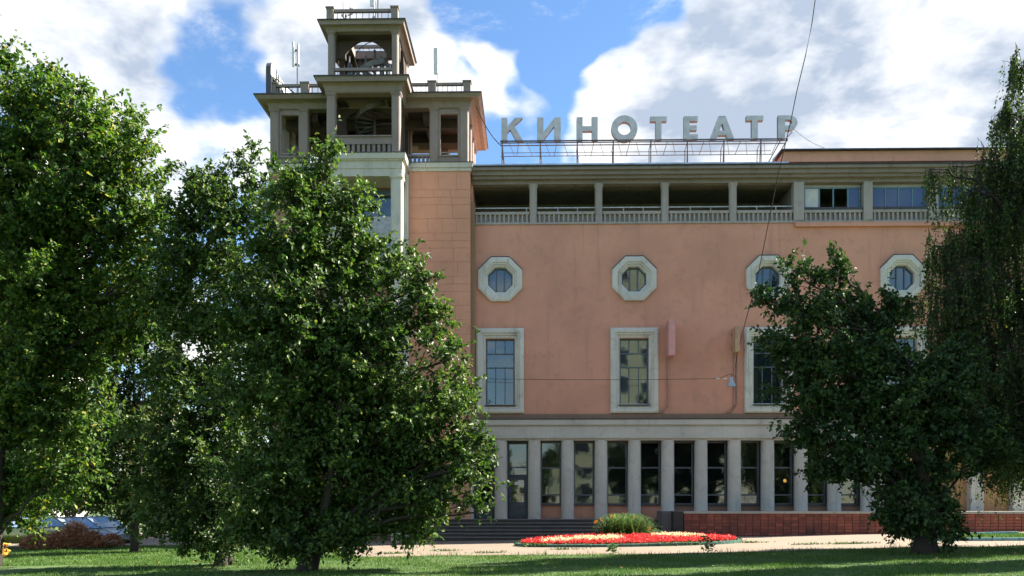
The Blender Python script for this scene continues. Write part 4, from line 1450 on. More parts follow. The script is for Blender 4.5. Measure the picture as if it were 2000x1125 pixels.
antenna(577, 82, 130, 42.0, zr, 12, 'pair of slim white antenna tubes on a mast left of the tower', True)
antenna(851.5, 94, 145, 42.0, zr, 10, 'single white panel antenna right of the tower top')
for (px, py0, py1, wpx, lab) in ((671, 4, 34, 3.4, 'thin grey antenna tube behind the topmost railing, left'), (727, -14, 12, 9, 'pale panel antenna at the middle of the topmost railing')):
    antenna(px, py0, py1, 40.8, zr2, wpx, lab)
for (px, h_, lab) in ((684, .95, 'dark knobbly mast with clamps on the topmost tower roof'), (738.5, 1.9, 'tall thin dark mast on the topmost tower roof')):
    x = fx(px, 40.8)
    t_ = thing('roof_mast', (x, 40.8, zr2), lab, 'mast', 'masts on the tower')
    MB().tube([(x, 40.8, zr2), (x, 40.8, zr2 + h_)], .035, 8).build('pole', 'steel', t_)
    MB().box(x - .08, x + .14, 40.7, 40.9, zr2 + .05, zr2 + .35).build('equipment_box', 'steel', t_)
    for q in range(3):
        if h_ < 1:
            MB().tube([(x - .12, 40.8, zr2 + .6 + .12 * q), (x + .12, 40.78, zr2 + .66 + .12 * q)], .025, 5).build('clamp', 'steel', t_)
# equipment inside the upper belvedere
for (px, lab) in ((682, 'leftmost grey equipment pole inside the upper belvedere'), (714, 'middle grey equipment pole inside the upper belvedere'), (745, 'right grey equipment pole inside the upper belvedere'), (757, 'rightmost grey equipment pole inside the upper belvedere')):
    x = fx(px, 41.2)
    t_ = thing('equipment_pole', (x, 41.2, t20), lab, 'pole', 'poles inside the belvedere')
    MB().tube([(x, 41.2, t20), (x, 41.2, t20 + 1.75)], .045, 8).build('pole', 'steel', t_)
    MB().box(x - .10, x + .10, 41.25, 41.45, t20 + .35, t20 + 1.45).build('cabinet', 'steel', t_, bevel=.015)
    MB().tube([(x + .1, 41.1, t20 + 1.2), (x + .3, 41.2, t20 + .9), (x + .15, 41.3, t20 + .2)], .015, 5).build('cable', 'cable', t_)

# ------------------------------------------------------------------ wall fittings
for (px, pa, pb, wp, mt, lab, pbx, pipe_px) in ((1310, 626, 697, 13, 'pink_plastic', 'pink lightbox sign standing out edge-on beside the second tall window', 1.0, 1304.5), (1437, 640, 690, 9, 'beige_plastic', 'beige lightbox sign standing out edge-on beside the third tall window', 1.0, 1434)):
    Yb = YF - .55
    x0_, x1_ = fx(px - wp / 2, Yb), fx(px + wp / 2, Yb)
    t_ = thing('lightbox_sign', ((x0_ + x1_) / 2, YF, fz(pb)), lab, 'sign', 'lightbox signs on the facade')
    MB().box(x0_, x1_, Yb - .35, YF - .16, fz(pb, Yb), fz(pa, Yb)).build('box', mt, t_, bevel=.02)
    for zz in (fz(pa + 14), fz(pb - 10)):
        MB().box(x0_ + .02, x0_ + .12, YF - .16, YF, zz - .08, zz + .08).build('bracket', 'dark_metal', t_)
    xp = fx(pipe_px)
    d = thing('wall_conduit', (xp, YF, fz(808)), 'thin painted conduit running down the wall below the ' + ('pink' if px < 1400 else 'beige') + ' lightbox sign', 'pipe', 'conduits on the facade')
    MB().tube([(xp, YF - .06, fz(pb)), (xp, YF - .06, fz(792)), (xp - .25, YF - .06, fz(805)), (xp - .38, YF - .06, fz(806.5))], .045, 8).build('pipe', 'pipe', d)
    if px > 1400:
        MB().tube([(xp + .11, YF - .06, fz(710)), (xp + .11, YF - .06, fz(790)), (xp - .14, YF - .06, fz(805))], .04, 8).build('pipe', 'pipe', d)
    for zz in (720, 760):
        MB().box(xp - .07, xp + .07, YF - .08, YF, fz(zz) - .02, fz(zz) + .02).build('clip', 'pipe', d)
# street lamp hung on a span wire
lp = P(1428.5, 748, YF - 1.2)
lamp = thing('hanging_lamp', (lp.x, lp.y, lp.z), 'small grey enamel lamp hanging on the span wire before the facade', 'lamp')
mb = MB().lathe(lp.x, lp.y, [(.04, lp.z + .28), (.07, lp.z + .26), (.09, lp.z + .10), (.19, lp.z - .06), (.20, lp.z - .16), (.17, lp.z - .17), (.10, lp.z - .05)], 16)
mb.build('shade', 'lamp_white', lamp, smooth=True)
MB().lathe(lp.x, lp.y, [(.02, lp.z - .2), (.07, lp.z - .17), (.08, lp.z - .10), (.05, lp.z - .04)], 12).build('bulb', 'curtain', lamp)
MB().tube([(lp.x, lp.y, lp.z + .27), (lp.x, lp.y, lp.z + .42)], .02, 6).build('hook', 'steel', lamp)


def sag(a, b_, s, n=16):
    a, b_ = Vector(a), Vector(b_)
    return [a.lerp(b_, q / n) - Vector((0, 0, s * 4 * (q / n) * (1 - q / n))) for q in range(n + 1)]


def wire(pts, r, label):
    mb = MB().tube(pts, r, 5)
    o = mb.build('cable', 'cable', None)
    return tag(o, label, 'cable')


yl = lp.y
wire(sag(P(925, 739.5, YF - .3), P(1402, 739.5, yl), .05) + [Vector((lp.x, yl, lp.z + .42)), P(1438, 737, YF - .05)], .011, 'thin span wire stretched level across the facade to the hanging lamp')
mb = MB()
for px in (1402, 1417):
    q = P(px, 739.5, yl)
    mb.tube([q - Vector((.08, 0, 0)), q + Vector((.08, 0, 0))], .035, 6)
mb.build('insulator', 'curtain', lamp)
wire([P(1593, -6, 34.5), P(1586, 45, 34.7), P(1573, 110, 35), P(1556, 180, 35.6), P(1545, 235, 36.2), P(1533, 285, 37.2), P(1520, 340, 38.2), P(1506, 410, 39.3), P(1492, 480, 40.2), P(1478, 550, 41), P(1458, 620, 41.6), P(1440, 690, YF - .06), P(1437, 720, YF - .06)], .019, 'long black cable sweeping down past the last roof letter to the wall')
wire(sag(P(930, 208, YP + .5), P(981, 286, YS), .25), .022, 'short black cable between tower cornice and left end of roof sign')
wire(sag(P(1548, 250, YS), P(1626, 293, YF + .5), .18), .010, 'thin cable from last roof letter to the right parapet')
wire([P(1800, 303, YF), P(1812, 294, YF), P(1822, 289.5, YF), P(1836, 290, YF), P(1850, 294, YF), P(1862, 301, YF)], .02, 'bent cable hoop over the right parapet beside the birch')
# lit lamp in the lobby
q = P(1533, 939, YF + 1.6)
gl = thing('pendant_lamp', (q.x, q.y, q.z), 'small glowing orange globe lamp inside the lobby', 'lamp')
MB().lathe(q.x, q.y, [(.012, q.z - .085), (.055, q.z - .06), (.085, q.z), (.055, q.z + .06), (.02, q.z + .085)], 14).build('globe', 'lamp_glow', gl, smooth=True)
MB().tube([(q.x, q.y, q.z + .08), (q.x, q.y, fz(847))], .008, 5).build('cord', 'cable', gl)
# poster stand inside the lobby
for (px, py, wp, hp, mt, lab) in ((1133, 950, 14, 26, 'blue_print', 'blue slanting poster board behind the lobby glass'), (1148, 938, 12, 14, 'paper', 'white notice board behind the lobby glass'), (1083, 960, 12, 34, 'blue_print', 'blue and white display stand behind the leftmost lobby glass')):
    if mt == 'blue_print' and mt not in M:
        M[mt] = simple('blue_print', (0.05, 0.16, 0.32), .4, 0, .4, 3)
    q = P(px, py, YF + .9)
    a_, b_ = wp / 2 / 40, hp / 2 / 40
    sk = .35 if mt == 'blue_print' else 0
    mb = MB().prism([(q.x - a_, q.z - b_ + sk * .4), (q.x + a_ + sk, q.z - b_ - sk * .2), (q.x + a_ + sk * .6, q.z + b_ - sk * .4), (q.x - a_, q.z + b_)], q.y, q.y + .03)
    t_ = thing('display_board', (q.x, q.y, ZG), lab, 'board', 'boards inside the lobby')
    mb.build('panel', mt, t_)
    MB().tube([(q.x, q.y + .05, ZG), (q.x, q.y + .05, q.z)], .02, 6).build('stand', 'steel', t_)

# ------------------------------------------------------------------ flower bed
FC = P(1226, 1060, 34.2)
FA, FB = 4.22, 2.05
bed = thing('flower_bed', (FC.x, 34.2, gz(FC.x)), 'oval flower bed of red and cream flowers inside a green kerb', 'flower bed')


def bed_z(x, y):
    r2 = ((x - FC.x) / FA) ** 2 + ((y - 34.2) / FB) ** 2
    return SLOPE * x + .04 + .19 * np.clip(1 - r2, 0, 1)


n_ = 26
for k in range(n_):
    a0, a1 = 2 * math.pi * (k + .015) / n_, 2 * math.pi * (k + .985) / n_
    rings = []
    jz = random.uniform(-.012, .012)
    for a in (a0, (a0 + a1) / 2, a1):
        x_i, y_i = FC.x + FA * math.cos(a), 34.2 + FB * math.sin(a)
        x_o, y_o = FC.x + (FA + .11) * math.cos(a), 34.2 + (FB + .11) * math.sin(a)
        rings.append([(x_i, y_i, gz(x_i) - .03), (x_o, y_o, gz(x_o) - .03), (x_o, y_o, gz(x_o) + .11 + jz), (x_i, y_i, gz(x_i) + .12 + jz)])
    MB().loft(rings).build('kerb_stone', 'kerb_green', bed)
rings = []
for q in (1.0, .8, .55, .3, .05):
    rings.append([(FC.x + FA * q * math.cos(2 * math.pi * k / 40), 34.2 + FB * q * math.sin(2 * math.pi * k / 40), float(bed_z(FC.x + FA * q * math.cos(2 * math.pi * k / 40), 34.2 + FB * q * math.sin(2 * math.pi * k / 40)))) for k in range(40)])
MB().loft(rings).build('soil', 'soil', bed)


def scatter_quads(n, cx, cy, cz, dirs, ln, wd, jitter=.6):
    """pointed petals / leaves: 4-vertex kites"""
    m_ = len(cx)
    d = dirs / np.linalg.norm(dirs, axis=1, keepdims=True)
    rnd = RNG.normal(size=(m_, 3))
    s = np.cross(d, rnd); s /= np.linalg.norm(s, axis=1, keepdims=True) + 1e-9
    c = np.stack([cx, cy, cz], 1)
    L = ln * RNG.uniform(.7, 1.35, (m_, 1)); W = wd * RNG.uniform(.7, 1.3, (m_, 1))
    v = np.stack([c, c + d * L * .5 + s * W, c + d * L, c + d * L * .5 - s * W], 1).reshape(-1, 3)
    f = np.arange(m_ * 4).reshape(-1, 4)
    return v, f


def kite_object(name, n, sampler, ln, wd, mat, parent, updir=1.0):
    x, y, z = sampler(n)
    m_ = len(x)
    dirs = RNG.normal(size=(m_, 3)); dirs[:, 2] = np.abs(dirs[:, 2]) * updir + .25 * updir
    v, f = scatter_quads(m_, x, y, z, dirs, ln, wd)
    me = fast_mesh(name, v, f, 4, mat, np.repeat(RNG.uniform(0, 1, m_), 4))
    return put(name, me, (0, 0, 0), parent)


def bed_sampler(which):
    def fn(n):
        a = RNG.uniform(0, 2 * np.pi, n); r = np.sqrt(RNG.uniform(0, 1, n)) * .975
        u, v = r * np.cos(a), r * np.sin(a)
        nu = u + .03 * np.sin(v * 23 + u * 11)
        nv = v + .06 * np.sin(u * 19)
        white = ((nu > -.78) & (nu < -.08) & (nv > -.62 - .25 * (nu + .4)) & (nv < -.20)) | ((nu > .22) & (nu < .68) & (nv > -.36) & (nv < .5))
        lily = ((u + .02) / .26) ** 2 + ((v - .30) / .42) ** 2 < 1
        if which == 'white':
            k = white & ~lily
        elif which == 'red':
            k = ~white & ~lily
        else:
            k = ~lily
        # plants stand in clumps, soil shows between
        cl = np.sin(u * FA * 13 + np.sin(v * 31)) * np.sin(v * FB * 13 + np.sin(u * 27))
        if which != 'leaf':
            k &= cl > -.55
        u, v, cl = u[k], v[k], cl[k]
        x, y = FC.x + u * FA, 34.2 + v * FB
        top = .115 + .045 * cl + .05 * RNG.normal(size=len(x)) * .6
        z = bed_z(x, y) + (top * RNG.uniform(.6, 1.1, len(x)) if which != 'leaf' else RNG.uniform(.0, .05, len(x)))
        return x, y, z
    return fn


tag(kite_object('red_flowers', 42000, bed_sampler('red'), .065, .019, 'petal_red', bed), kind='stuff')
tag(kite_object('cream_flowers', 50000, bed_sampler('white'), .06, .024, 'petal_white', bed), kind='stuff')
tag(kite_object('flower_foliage', 14000, bed_sampler('leaf'), .08, .028, 'bed_leaf', bed), kind='stuff')


def rim_weeds(n):
    a = RNG.uniform(0, 2 * np.pi, n)
    k = (np.sin(a * 9) + np.sin(a * 5 + 1)) > .35
    a = a[k]; rr = 1.02 + .03 * RNG.normal(size=len(a)) * .5
    x, y = FC.x + FA * rr * np.cos(a), 34.2 + FB * rr * np.sin(a)
    return x, y, SLOPE * x + RNG.uniform(0, .06, len(a))


tag(kite_object('kerb_weeds', 3000, rim_weeds, .14, .02, 'lily_leaf', bed), kind='stuff')


def strap_clump(name, cx, cy, z0, n, rx, ry, h, wd, mat, parent):
    """arching strap leaves, three segments each"""
    x = cx + rx * RNG.normal(size=n) * .42; y = cy + ry * RNG.normal(size=n) * .42
    a = np.arctan2(y - cy, x - cx) + RNG.normal(size=n) * .9
    H = h * RNG.uniform(.35, 1.2, n) * (.45 + .65 * np.exp(-((x - cx) / rx) ** 2 * 1.3)); L = H * RNG.uniform(.25, .9, n)
    base = np.stack([x, y, np.full(n, z0)], 1)
    d = np.stack([np.cos(a), np.sin(a), np.zeros(n)], 1); s = np.stack([-np.sin(a), np.cos(a), np.zeros(n)], 1) * wd
    up = np.array([0, 0, 1.0])
    p1 = base + d * (L * .35)[:, None] + up * (H * .65)[:, None]
    p2 = base + d * (L * .75)[:, None] + up * (H * .98)[:, None]
    p3 = base + d * (L * 1.25)[:, None] + up * (H * .82)[:, None]
    v = np.stack([base - s, base + s, p1 - s * 1.1, p1 + s * 1.1, p2 - s * .9, p2 + s * .9, p3 - s * .1, p3 + s * .1], 1).reshape(-1, 3)
    o = np.arange(n)[:, None] * 8
    f = np.concatenate([o + np.array([[0, 1, 3, 2]]), o + np.array([[2, 3, 5, 4]]), o + np.array([[4, 5, 7, 6]])])
    return put(name, fast_mesh(name, v, f, 4, mat, np.repeat(RNG.uniform(0, 1, n), 8)), (0, 0, 0), parent)


lc = P(1221, 1050, 35.0)
lily = thing('daylily_clump', (lc.x, 35.0, float(bed_z(lc.x, 35.0))), 'tall green daylily clump with orange flowers in the middle of the bed', 'plant')
lz = float(bed_z(lc.x, 35.0)) - .03
strap_clump('leaves', lc.x, 35.0, lz, 1500, 1.0, .7, .80, .012, 'lily_leaf', lily)
for i, (px, py) in enumerate(((1164, 1020), (1174.5, 1015.5), (1195.5, 1009.5), (1238, 1010), (1206, 1017), (1200, 1023), (1220, 1027), (1259, 1026), (1268, 1033))):
    q = P(px, py, 34.8 + .3 * math.sin(i * 2.2))
    mb = MB().tube([(q.x * .8 + lc.x * .2, 35.0, lz), (q.x, q.y, q.z - .02)], .008, 4)
    fl_ = mb.build('flower_stalk', 'lily_leaf', lily)
    mb = MB()
    tilt = Vector((random.uniform(-.6, .6), -.5, .6)).normalized()
    a_ = tilt.orthogonal().normalized(); b2 = tilt.cross(a_)
    for k in range(6):
        an = k * math.pi / 3
        rd = a_ * math.cos(an) + b2 * math.sin(an); sd = tilt.cross(rd)
        s_ = .085
        mb.add([q - tilt * .04, q + rd * s_ * .7 + sd * s_ * .33 + tilt * .035, q + rd * s_ * 1.25 + tilt * .03, q + rd * s_ * .7 - sd * s_ * .33 + tilt * .035], [(0, 1, 2), (0, 2, 3)])
    mb.build('flower', 'petal_orange', fl_)
bushy = P(1276, 1052, 34.6)
strap_clump('young_leaves', bushy.x, 34.6, float(bed_z(bushy.x, 34.6)), 260, .4, .3, .26, .012, 'lily_leaf', lily)


M['fallen_leaf'] = petal('fallen_leaf', (0.34, 0.24, 0.07), 0.5)
# fallen leaves and weed tufts on lawn and paving
def fallen(n):
    x = RNG.uniform(-12, 18, n); y = RNG.uniform(19, 39.5, n)
    k = ((x - FC.x) / (FA + .3)) ** 2 + ((y - 34.2) / (FB + .3)) ** 2 > 1
    x, y = x[k], y[k]
    return x, y, SLOPE * x + np.where(y < edge_y(x), .05, .016)


tag(kite_object('fallen_leaves', 150, fallen, .09, .028, 'fallen_leaf', None, .12), 'scattered yellow fallen leaves on the lawn and plaza', 'leaves', kind='stuff')


def tufts(n):
    cx = np.array([-4.6, -3.1, -1.4, 1.2, 9.8, 11.0, 11.6, 8.2, 13.5, -6.5]); cy = np.array([30.1, 31.3, 29.6, 30.9, 31.5, 31.45, 31.5, 33.4, 30.4, 33.0])
    i = RNG.integers(0, len(cx), n)
    x = cx[i] + RNG.normal(size=n) * .32; y = cy[i] + RNG.normal(size=n) * .07
    return x, y, SLOPE * x + .008


tag(kite_object('paving_weeds', 1500, tufts, .10, .012, 'lily_leaf', None, 1.0), 'thin green weeds growing in cracks of the plaza paving', 'weeds', kind='stuff')

# ------------------------------------------------------------------ parked cars behind the brush pile
def car(loc, rz, paint, label):
    t_ = thing('parked_car', loc, label, 'car', 'cars parked behind the trees')
    t_.rotation_euler = (0, 0, rz)
    WL[t_.name] = Vector((0, 0, 0))
    # stations along the length: x, half width, sill z, belt z, nose curve
    st = [(-2.05, .62, .38, .62), (-2.0, .74, .28, .80), (-1.7, .82, .22, .92), (-1.0, .85, .20, .96), (0, .86, .20, .95), (.9, .85, .20, .93), (1.4, .83, .22, .86), (1.85, .76, .26, .72), (2.02, .62, .34, .60)]
    rings = []
    for (x, hw_, z0, z1) in st:
        rings.append([(x, -hw_ * .9, z0), (x, hw_ * .9, z0), (x, hw_, z0 + .12), (x, hw_, (z0 + z1) / 2 + .05), (x, hw_ * .93, z1), (x, hw_ * .5, z1 + .03), (x, -hw_ * .5, z1 + .03), (x, -hw_ * .93, z1), (x, -hw_, (z0 + z1) / 2 + .05), (x, -hw_, z0 + .12)])
    MB().loft(rings).build('body', paint, t_, smooth=True)
    gh = [(-1.55, .74, .92), (-1.25, .66, 1.30), (-.75, .62, 1.43), (0, .61, 1.46), (.35, .62, 1.42), (.75, .68, 1.18), (1.12, .74, .93)]
    side_l = [(x, -hw_, z) for x, hw_, z in gh]
    mb = MB()
    for s in (-1, 1):
        top = [(x, s * hw_, z) for x, hw_, z in gh]
        base = [(x, s * .78, .92) for x, hw_, z in gh]
        vs = top + base
        mb.add(vs, [(i, i + 1, i + 1 + len(gh), i + len(gh)) for i in range(len(gh) - 1)])
    cab = mb.build('side_windows', 'car_glass', t_)
    for (i0, i1, nm, mt) in ((0, 1, 'rear_window', 'car_glass'), (1, 4, 'roof', paint), (4, 6, 'windscreen', 'car_glass')):
        mb = MB()
        for i in range(i0, i1):
            (xa, ha, za), (xb, hb_, zb_) = gh[i], gh[i + 1]
            dz = .012 if mt == paint else .0
            mb.add([(xa, -ha, za + dz), (xa, -ha * .5, za + dz + .03), (xa, ha * .5, za + dz + .03), (xa, ha, za + dz), (xb, -hb_, zb_ + dz), (xb, -hb_ * .5, zb_ + dz + .03), (xb, hb_ * .5, zb_ + dz + .03), (xb, hb_, zb_ + dz)], [(0, 1, 5, 4), (1, 2, 6, 5), (2, 3, 7, 6)])
        mb.build(nm, mt, t_)
    for s in (-1, 1):
        for (i0, i1) in ((0, 1), (1, 2), (2, 3), (3, 4), (4, 5), (5, 6)):
            (xa, ha, za), (xb, hb_, zb_) = gh[i0], gh[i1]
            MB().tube([(xa, s * ha, za), (xb, s * hb_, zb_)], .035, 6).build('pillar', paint, t_)
        MB().tube([(-.15, s * .615, 1.45), (-.12, s * .79, .93)], .035, 6).build('pillar', paint, t_)
        for xx in (-1.28, 1.25):
            mb = MB()
            n = 18
            for (r, y0, y1, mt) in ((.31, .66, .86, 'tyre'),):
                rg = []
                for (rr_, yv) in ((r * .6, y0), (r * .97, y0), (r, y0 + .03), (r, y1 - .03), (r * .97, y1), (r * .62, y1)):
                    rg.append([(xx + rr_ * math.cos(2 * math.pi * q / n), s * yv, .31 + rr_ * math.sin(2 * math.pi * q / n)) for q in range(n)])
                mb.loft(rg)
            wh = mb.build('wheel', 'tyre', t_)
            mb = MB().loft([[(xx + r_ * math.cos(2 * math.pi * q / n), s * yv, .31 + r_ * math.sin(2 * math.pi * q / n)) for q in range(n)] for (r_, yv) in ((.20, .862), (.17, .868), (.05, .88))])
            mb.build('rim', 'rim', wh)
        MB().box(1.84, 1.97, s * .62 - .13, s * .62 + .13, .60, .72).build('headlight', 'curtain', t_)
        MB().box(.72, .86, s * .86 - .07 + s * .07, s * .86 + .07 + s * .07, .92, 1.05).build('mirror', paint, t_)
    return t_


for nm, c in (('paint_olive', (.22, .20, .035)), ('paint_silver', (.30, .36, .42)), ('paint_blue', (.12, .18, .28))):
    m, t, b = material(nm)
    b.inputs['Base Color'].default_value = c + (1,); b.inputs['Metallic'].default_value = .4; b.inputs['Roughness'].default_value = .3
    b.inputs['Coat Weight'].default_value = .6
    M[nm] = m
for (px, Y, rz, pt, lab) in ((70, 40.6, -.35, 'paint_olive', 'olive green parked car, nearest behind the brown brush pile'), (137, 42.2, -.38, 'paint_blue', 'dark blue parked car in the middle behind the brush pile'), (190, 43.9, -.38, 'paint_silver', 'silver parked car farthest right behind the brush pile')):
    q = P(px, 1000, Y)
    car((q.x, Y, gz(q.x) + .006 - .12 * (px > 100)), rz, pt, lab)

# ------------------------------------------------------------------ brown brush pile
bc = P(140, 1070, 38.6)
pile = thing('brush_pile', (bc.x, 38.6, gz(bc.x)), 'heap of cut branches with dry brown leaves on the lawn', 'brush pile')


def pile_h(u, v):
    return np.clip(1 - u ** 2 * .9 - v ** 2, 0, 1) ** .6 * (.85 + .2 * np.sin(u * 7 + 1) + .12 * np.sin(u * 17))


def pile_sampler(n):
    u = RNG.uniform(-1, 1, n); v = RNG.uniform(-1, 1, n)
    k = u ** 2 + v ** 2 < 1
    u, v = u[k], v[k]
    x, y = bc.x + u * 2.25, 38.6 + v * 1.0
    z = SLOPE * x + 1.0 * pile_h(u, v) * RNG.uniform(.05, 1.08, len(u)) ** .6
    return x, y, z


tag(kite_object('dry_leaves', 15000, pile_sampler, .13, .028, 'dead_leaf', pile, .5), kind='stuff')
for k in range(90):
    u, v = random.uniform(-.95, .95), random.uniform(-.6, .6)
    x, y = bc.x + u * 2.2, 38.6 + v
    z = gz(x) + 1.0 * float(pile_h(np.array(u), np.array(v))) * random.uniform(.5, 1.05)
    a = random.uniform(-.7, .7)
    ln = random.uniform(.4, 1.3)
    d = Vector((math.cos(a) * random.choice((-1, 1)), math.sin(a), random.uniform(-.35, .35)))
    MB().tube([(x, y, z), Vector((x, y, z)) + d * ln * .5 + Vector((0, 0, .06)), Vector((x, y, z)) + d * ln], [.014, .01, .004], 4).build('dry_branch', 'dead_twig', pile)

# saplings / weeds standing on lawn and plaza edge
for i, (px, py, Y, h_, lab) in enumerate(((1383, 1098, 27.6, .55, 'small dark leafy weed at the lawn edge below the right end of the bed'), (1197, 1089, 28.2, .28, 'tiny weed at the lawn edge below the flower bed'))):
    q = P(px, py, Y)
    t_ = thing('weed', (q.x, Y, gz(q.x)), lab, 'plant', 'weeds at the lawn edge')
    MB().tube([(q.x, Y, gz(q.x)), (q.x + .03, Y, gz(q.x) + h_)], [.008, .004], 4).build('stem', 'bed_leaf', t_)

    def ws(n):
        zz = RNG.uniform(.12, 1, n)
        return q.x + RNG.normal(size=n) * .22 * h_, Y + RNG.normal(size=n) * .2 * h_, gz(q.x) + h_ * zz
    kite_object('leaves', int(90 * h_ / .5), ws, .12, .035, 'bed_leaf', t_, .3)
yq = P(8, 1090, 31)
t_ = thing('yellow_sapling', (yq.x, 31, gz(yq.x)), 'bright yellow drooping leaves of a sapling at the left edge of the lawn', 'plant')
MB().tube([(yq.x, 31, gz(yq.x)), (yq.x - .05, 31, gz(yq.x) + .55)], [.012, .006], 5).build('stem', 'dead_twig', t_)


def ysamp(n):
    return yq.x + RNG.normal(size=n) * .09, 31 + RNG.normal(size=n) * .08, gz(yq.x) + RNG.uniform(.15, .6, n)


kite_object('leaves', 60, ysamp, .16, .05, 'yellow_leaf', t_, -.5)

# ------------------------------------------------------------------ trees
def unit(a):
    return a / (np.linalg.norm(a, axis=-1, keepdims=True) + 1e-9)


def leaf_mesh(name, pos_, axis, nrm, ln, wd, mat, rng, hexa=True, fold=.18):
    n = len(pos_)
    axis = unit(axis)
    side = unit(np.cross(axis, nrm))
    nn = np.cross(side, axis)
    L = (ln * rng.uniform(.5, 1.42, n))[:, None]; W = (wd * rng.uniform(.75, 1.25, n))[:, None]
    up = nn * W * fold * 2
    curl = nn * L * rng.uniform(-.22, .05, n)[:, None]
    if hexa:
        vs = [pos_, pos_ + axis * L * .30 + side * W + up, pos_ + axis * L * .68 + side * W * .72 + up + curl * .5, pos_ + axis * L + curl,
              pos_ + axis * L * .68 - side * W * .72 + up + curl * .5, pos_ + axis * L * .30 - side * W + up]
        v = np.stack(vs, 1).reshape(-1, 3)
        o = np.arange(n)[:, None] * 6
        f = np.stack([o + np.array([[0, 1, 2, 3]]), o + np.array([[0, 3, 4, 5]])], 1).reshape(-1, 4)
        k = 6
        return fast_mesh(name, v, f, 4, mat, np.repeat(rng.uniform(0, 1, n), k))
    vs = [pos_, pos_ + axis * L * .42 + side * W + up, pos_ + axis * L + curl, pos_ + axis * L * .42 - side * W + up]
    v = np.stack(vs, 1).reshape(-1, 3)
    o = np.arange(n)[:, None] * 4
    f = np.stack([o + np.array([[0, 1, 2]]), o + np.array([[0, 2, 3]])], 1).reshape(-1, 3)
    return fast_mesh(name, v, f, 3, mat, np.repeat(rng.uniform(0, 1, n), 4))


def tubes_mesh(name, segs, mat):
    """segs: list of (path list of points, radii, sides)"""
    V, F = [], []
    off = 0
    for pts, rad, n in segs:
        pts = np.asarray(pts, float)
        m_ = len(pts)
        d = np.gradient(pts, axis=0) if m_ > 2 else np.repeat((pts[-1] - pts[0])[None], m_, 0)
        d = unit(d)
        ref = np.where(np.abs(d[:, 2:3]) > .9, np.array([[1., 0, 0]]), np.array([[0, 0, 1.]]))
        a = unit(np.cross(d, ref)); b2 = np.cross(d, a)
        ang = 2 * np.pi * np.arange(n) / n
        rg = pts[:, None] + (a[:, None] * np.cos(ang)[None, :, None] + b2[:, None] * np.sin(ang)[None, :, None]) * np.asarray(rad)[:, None, None]
        V.append(rg.reshape(-1, 3))
        for i in range(m_ - 1):
            q = np.arange(n)
            F.append(np.stack([off + i * n + q, off + i * n + (q + 1) % n, off + (i + 1) * n + (q + 1) % n, off + (i + 1) * n + q], 1))
        off += m_ * n
    return fast_mesh(name, np.concatenate(V), np.concatenate(F), 4, mat)


def bez(a, b_, c, n):
    t = np.linspace(0, 1, n)[:, None]
    return (1 - t) ** 2 * a + 2 * t * (1 - t) * b_ + t ** 2 * c


def B(px, py, rx, ry, Y, dk=.95):
    c = P(px, py, Y)
    k = Y / FPX
    return (np.array(c), np.array([rx * k, dk * (rx + ry) / 2 * k, ry * k]))


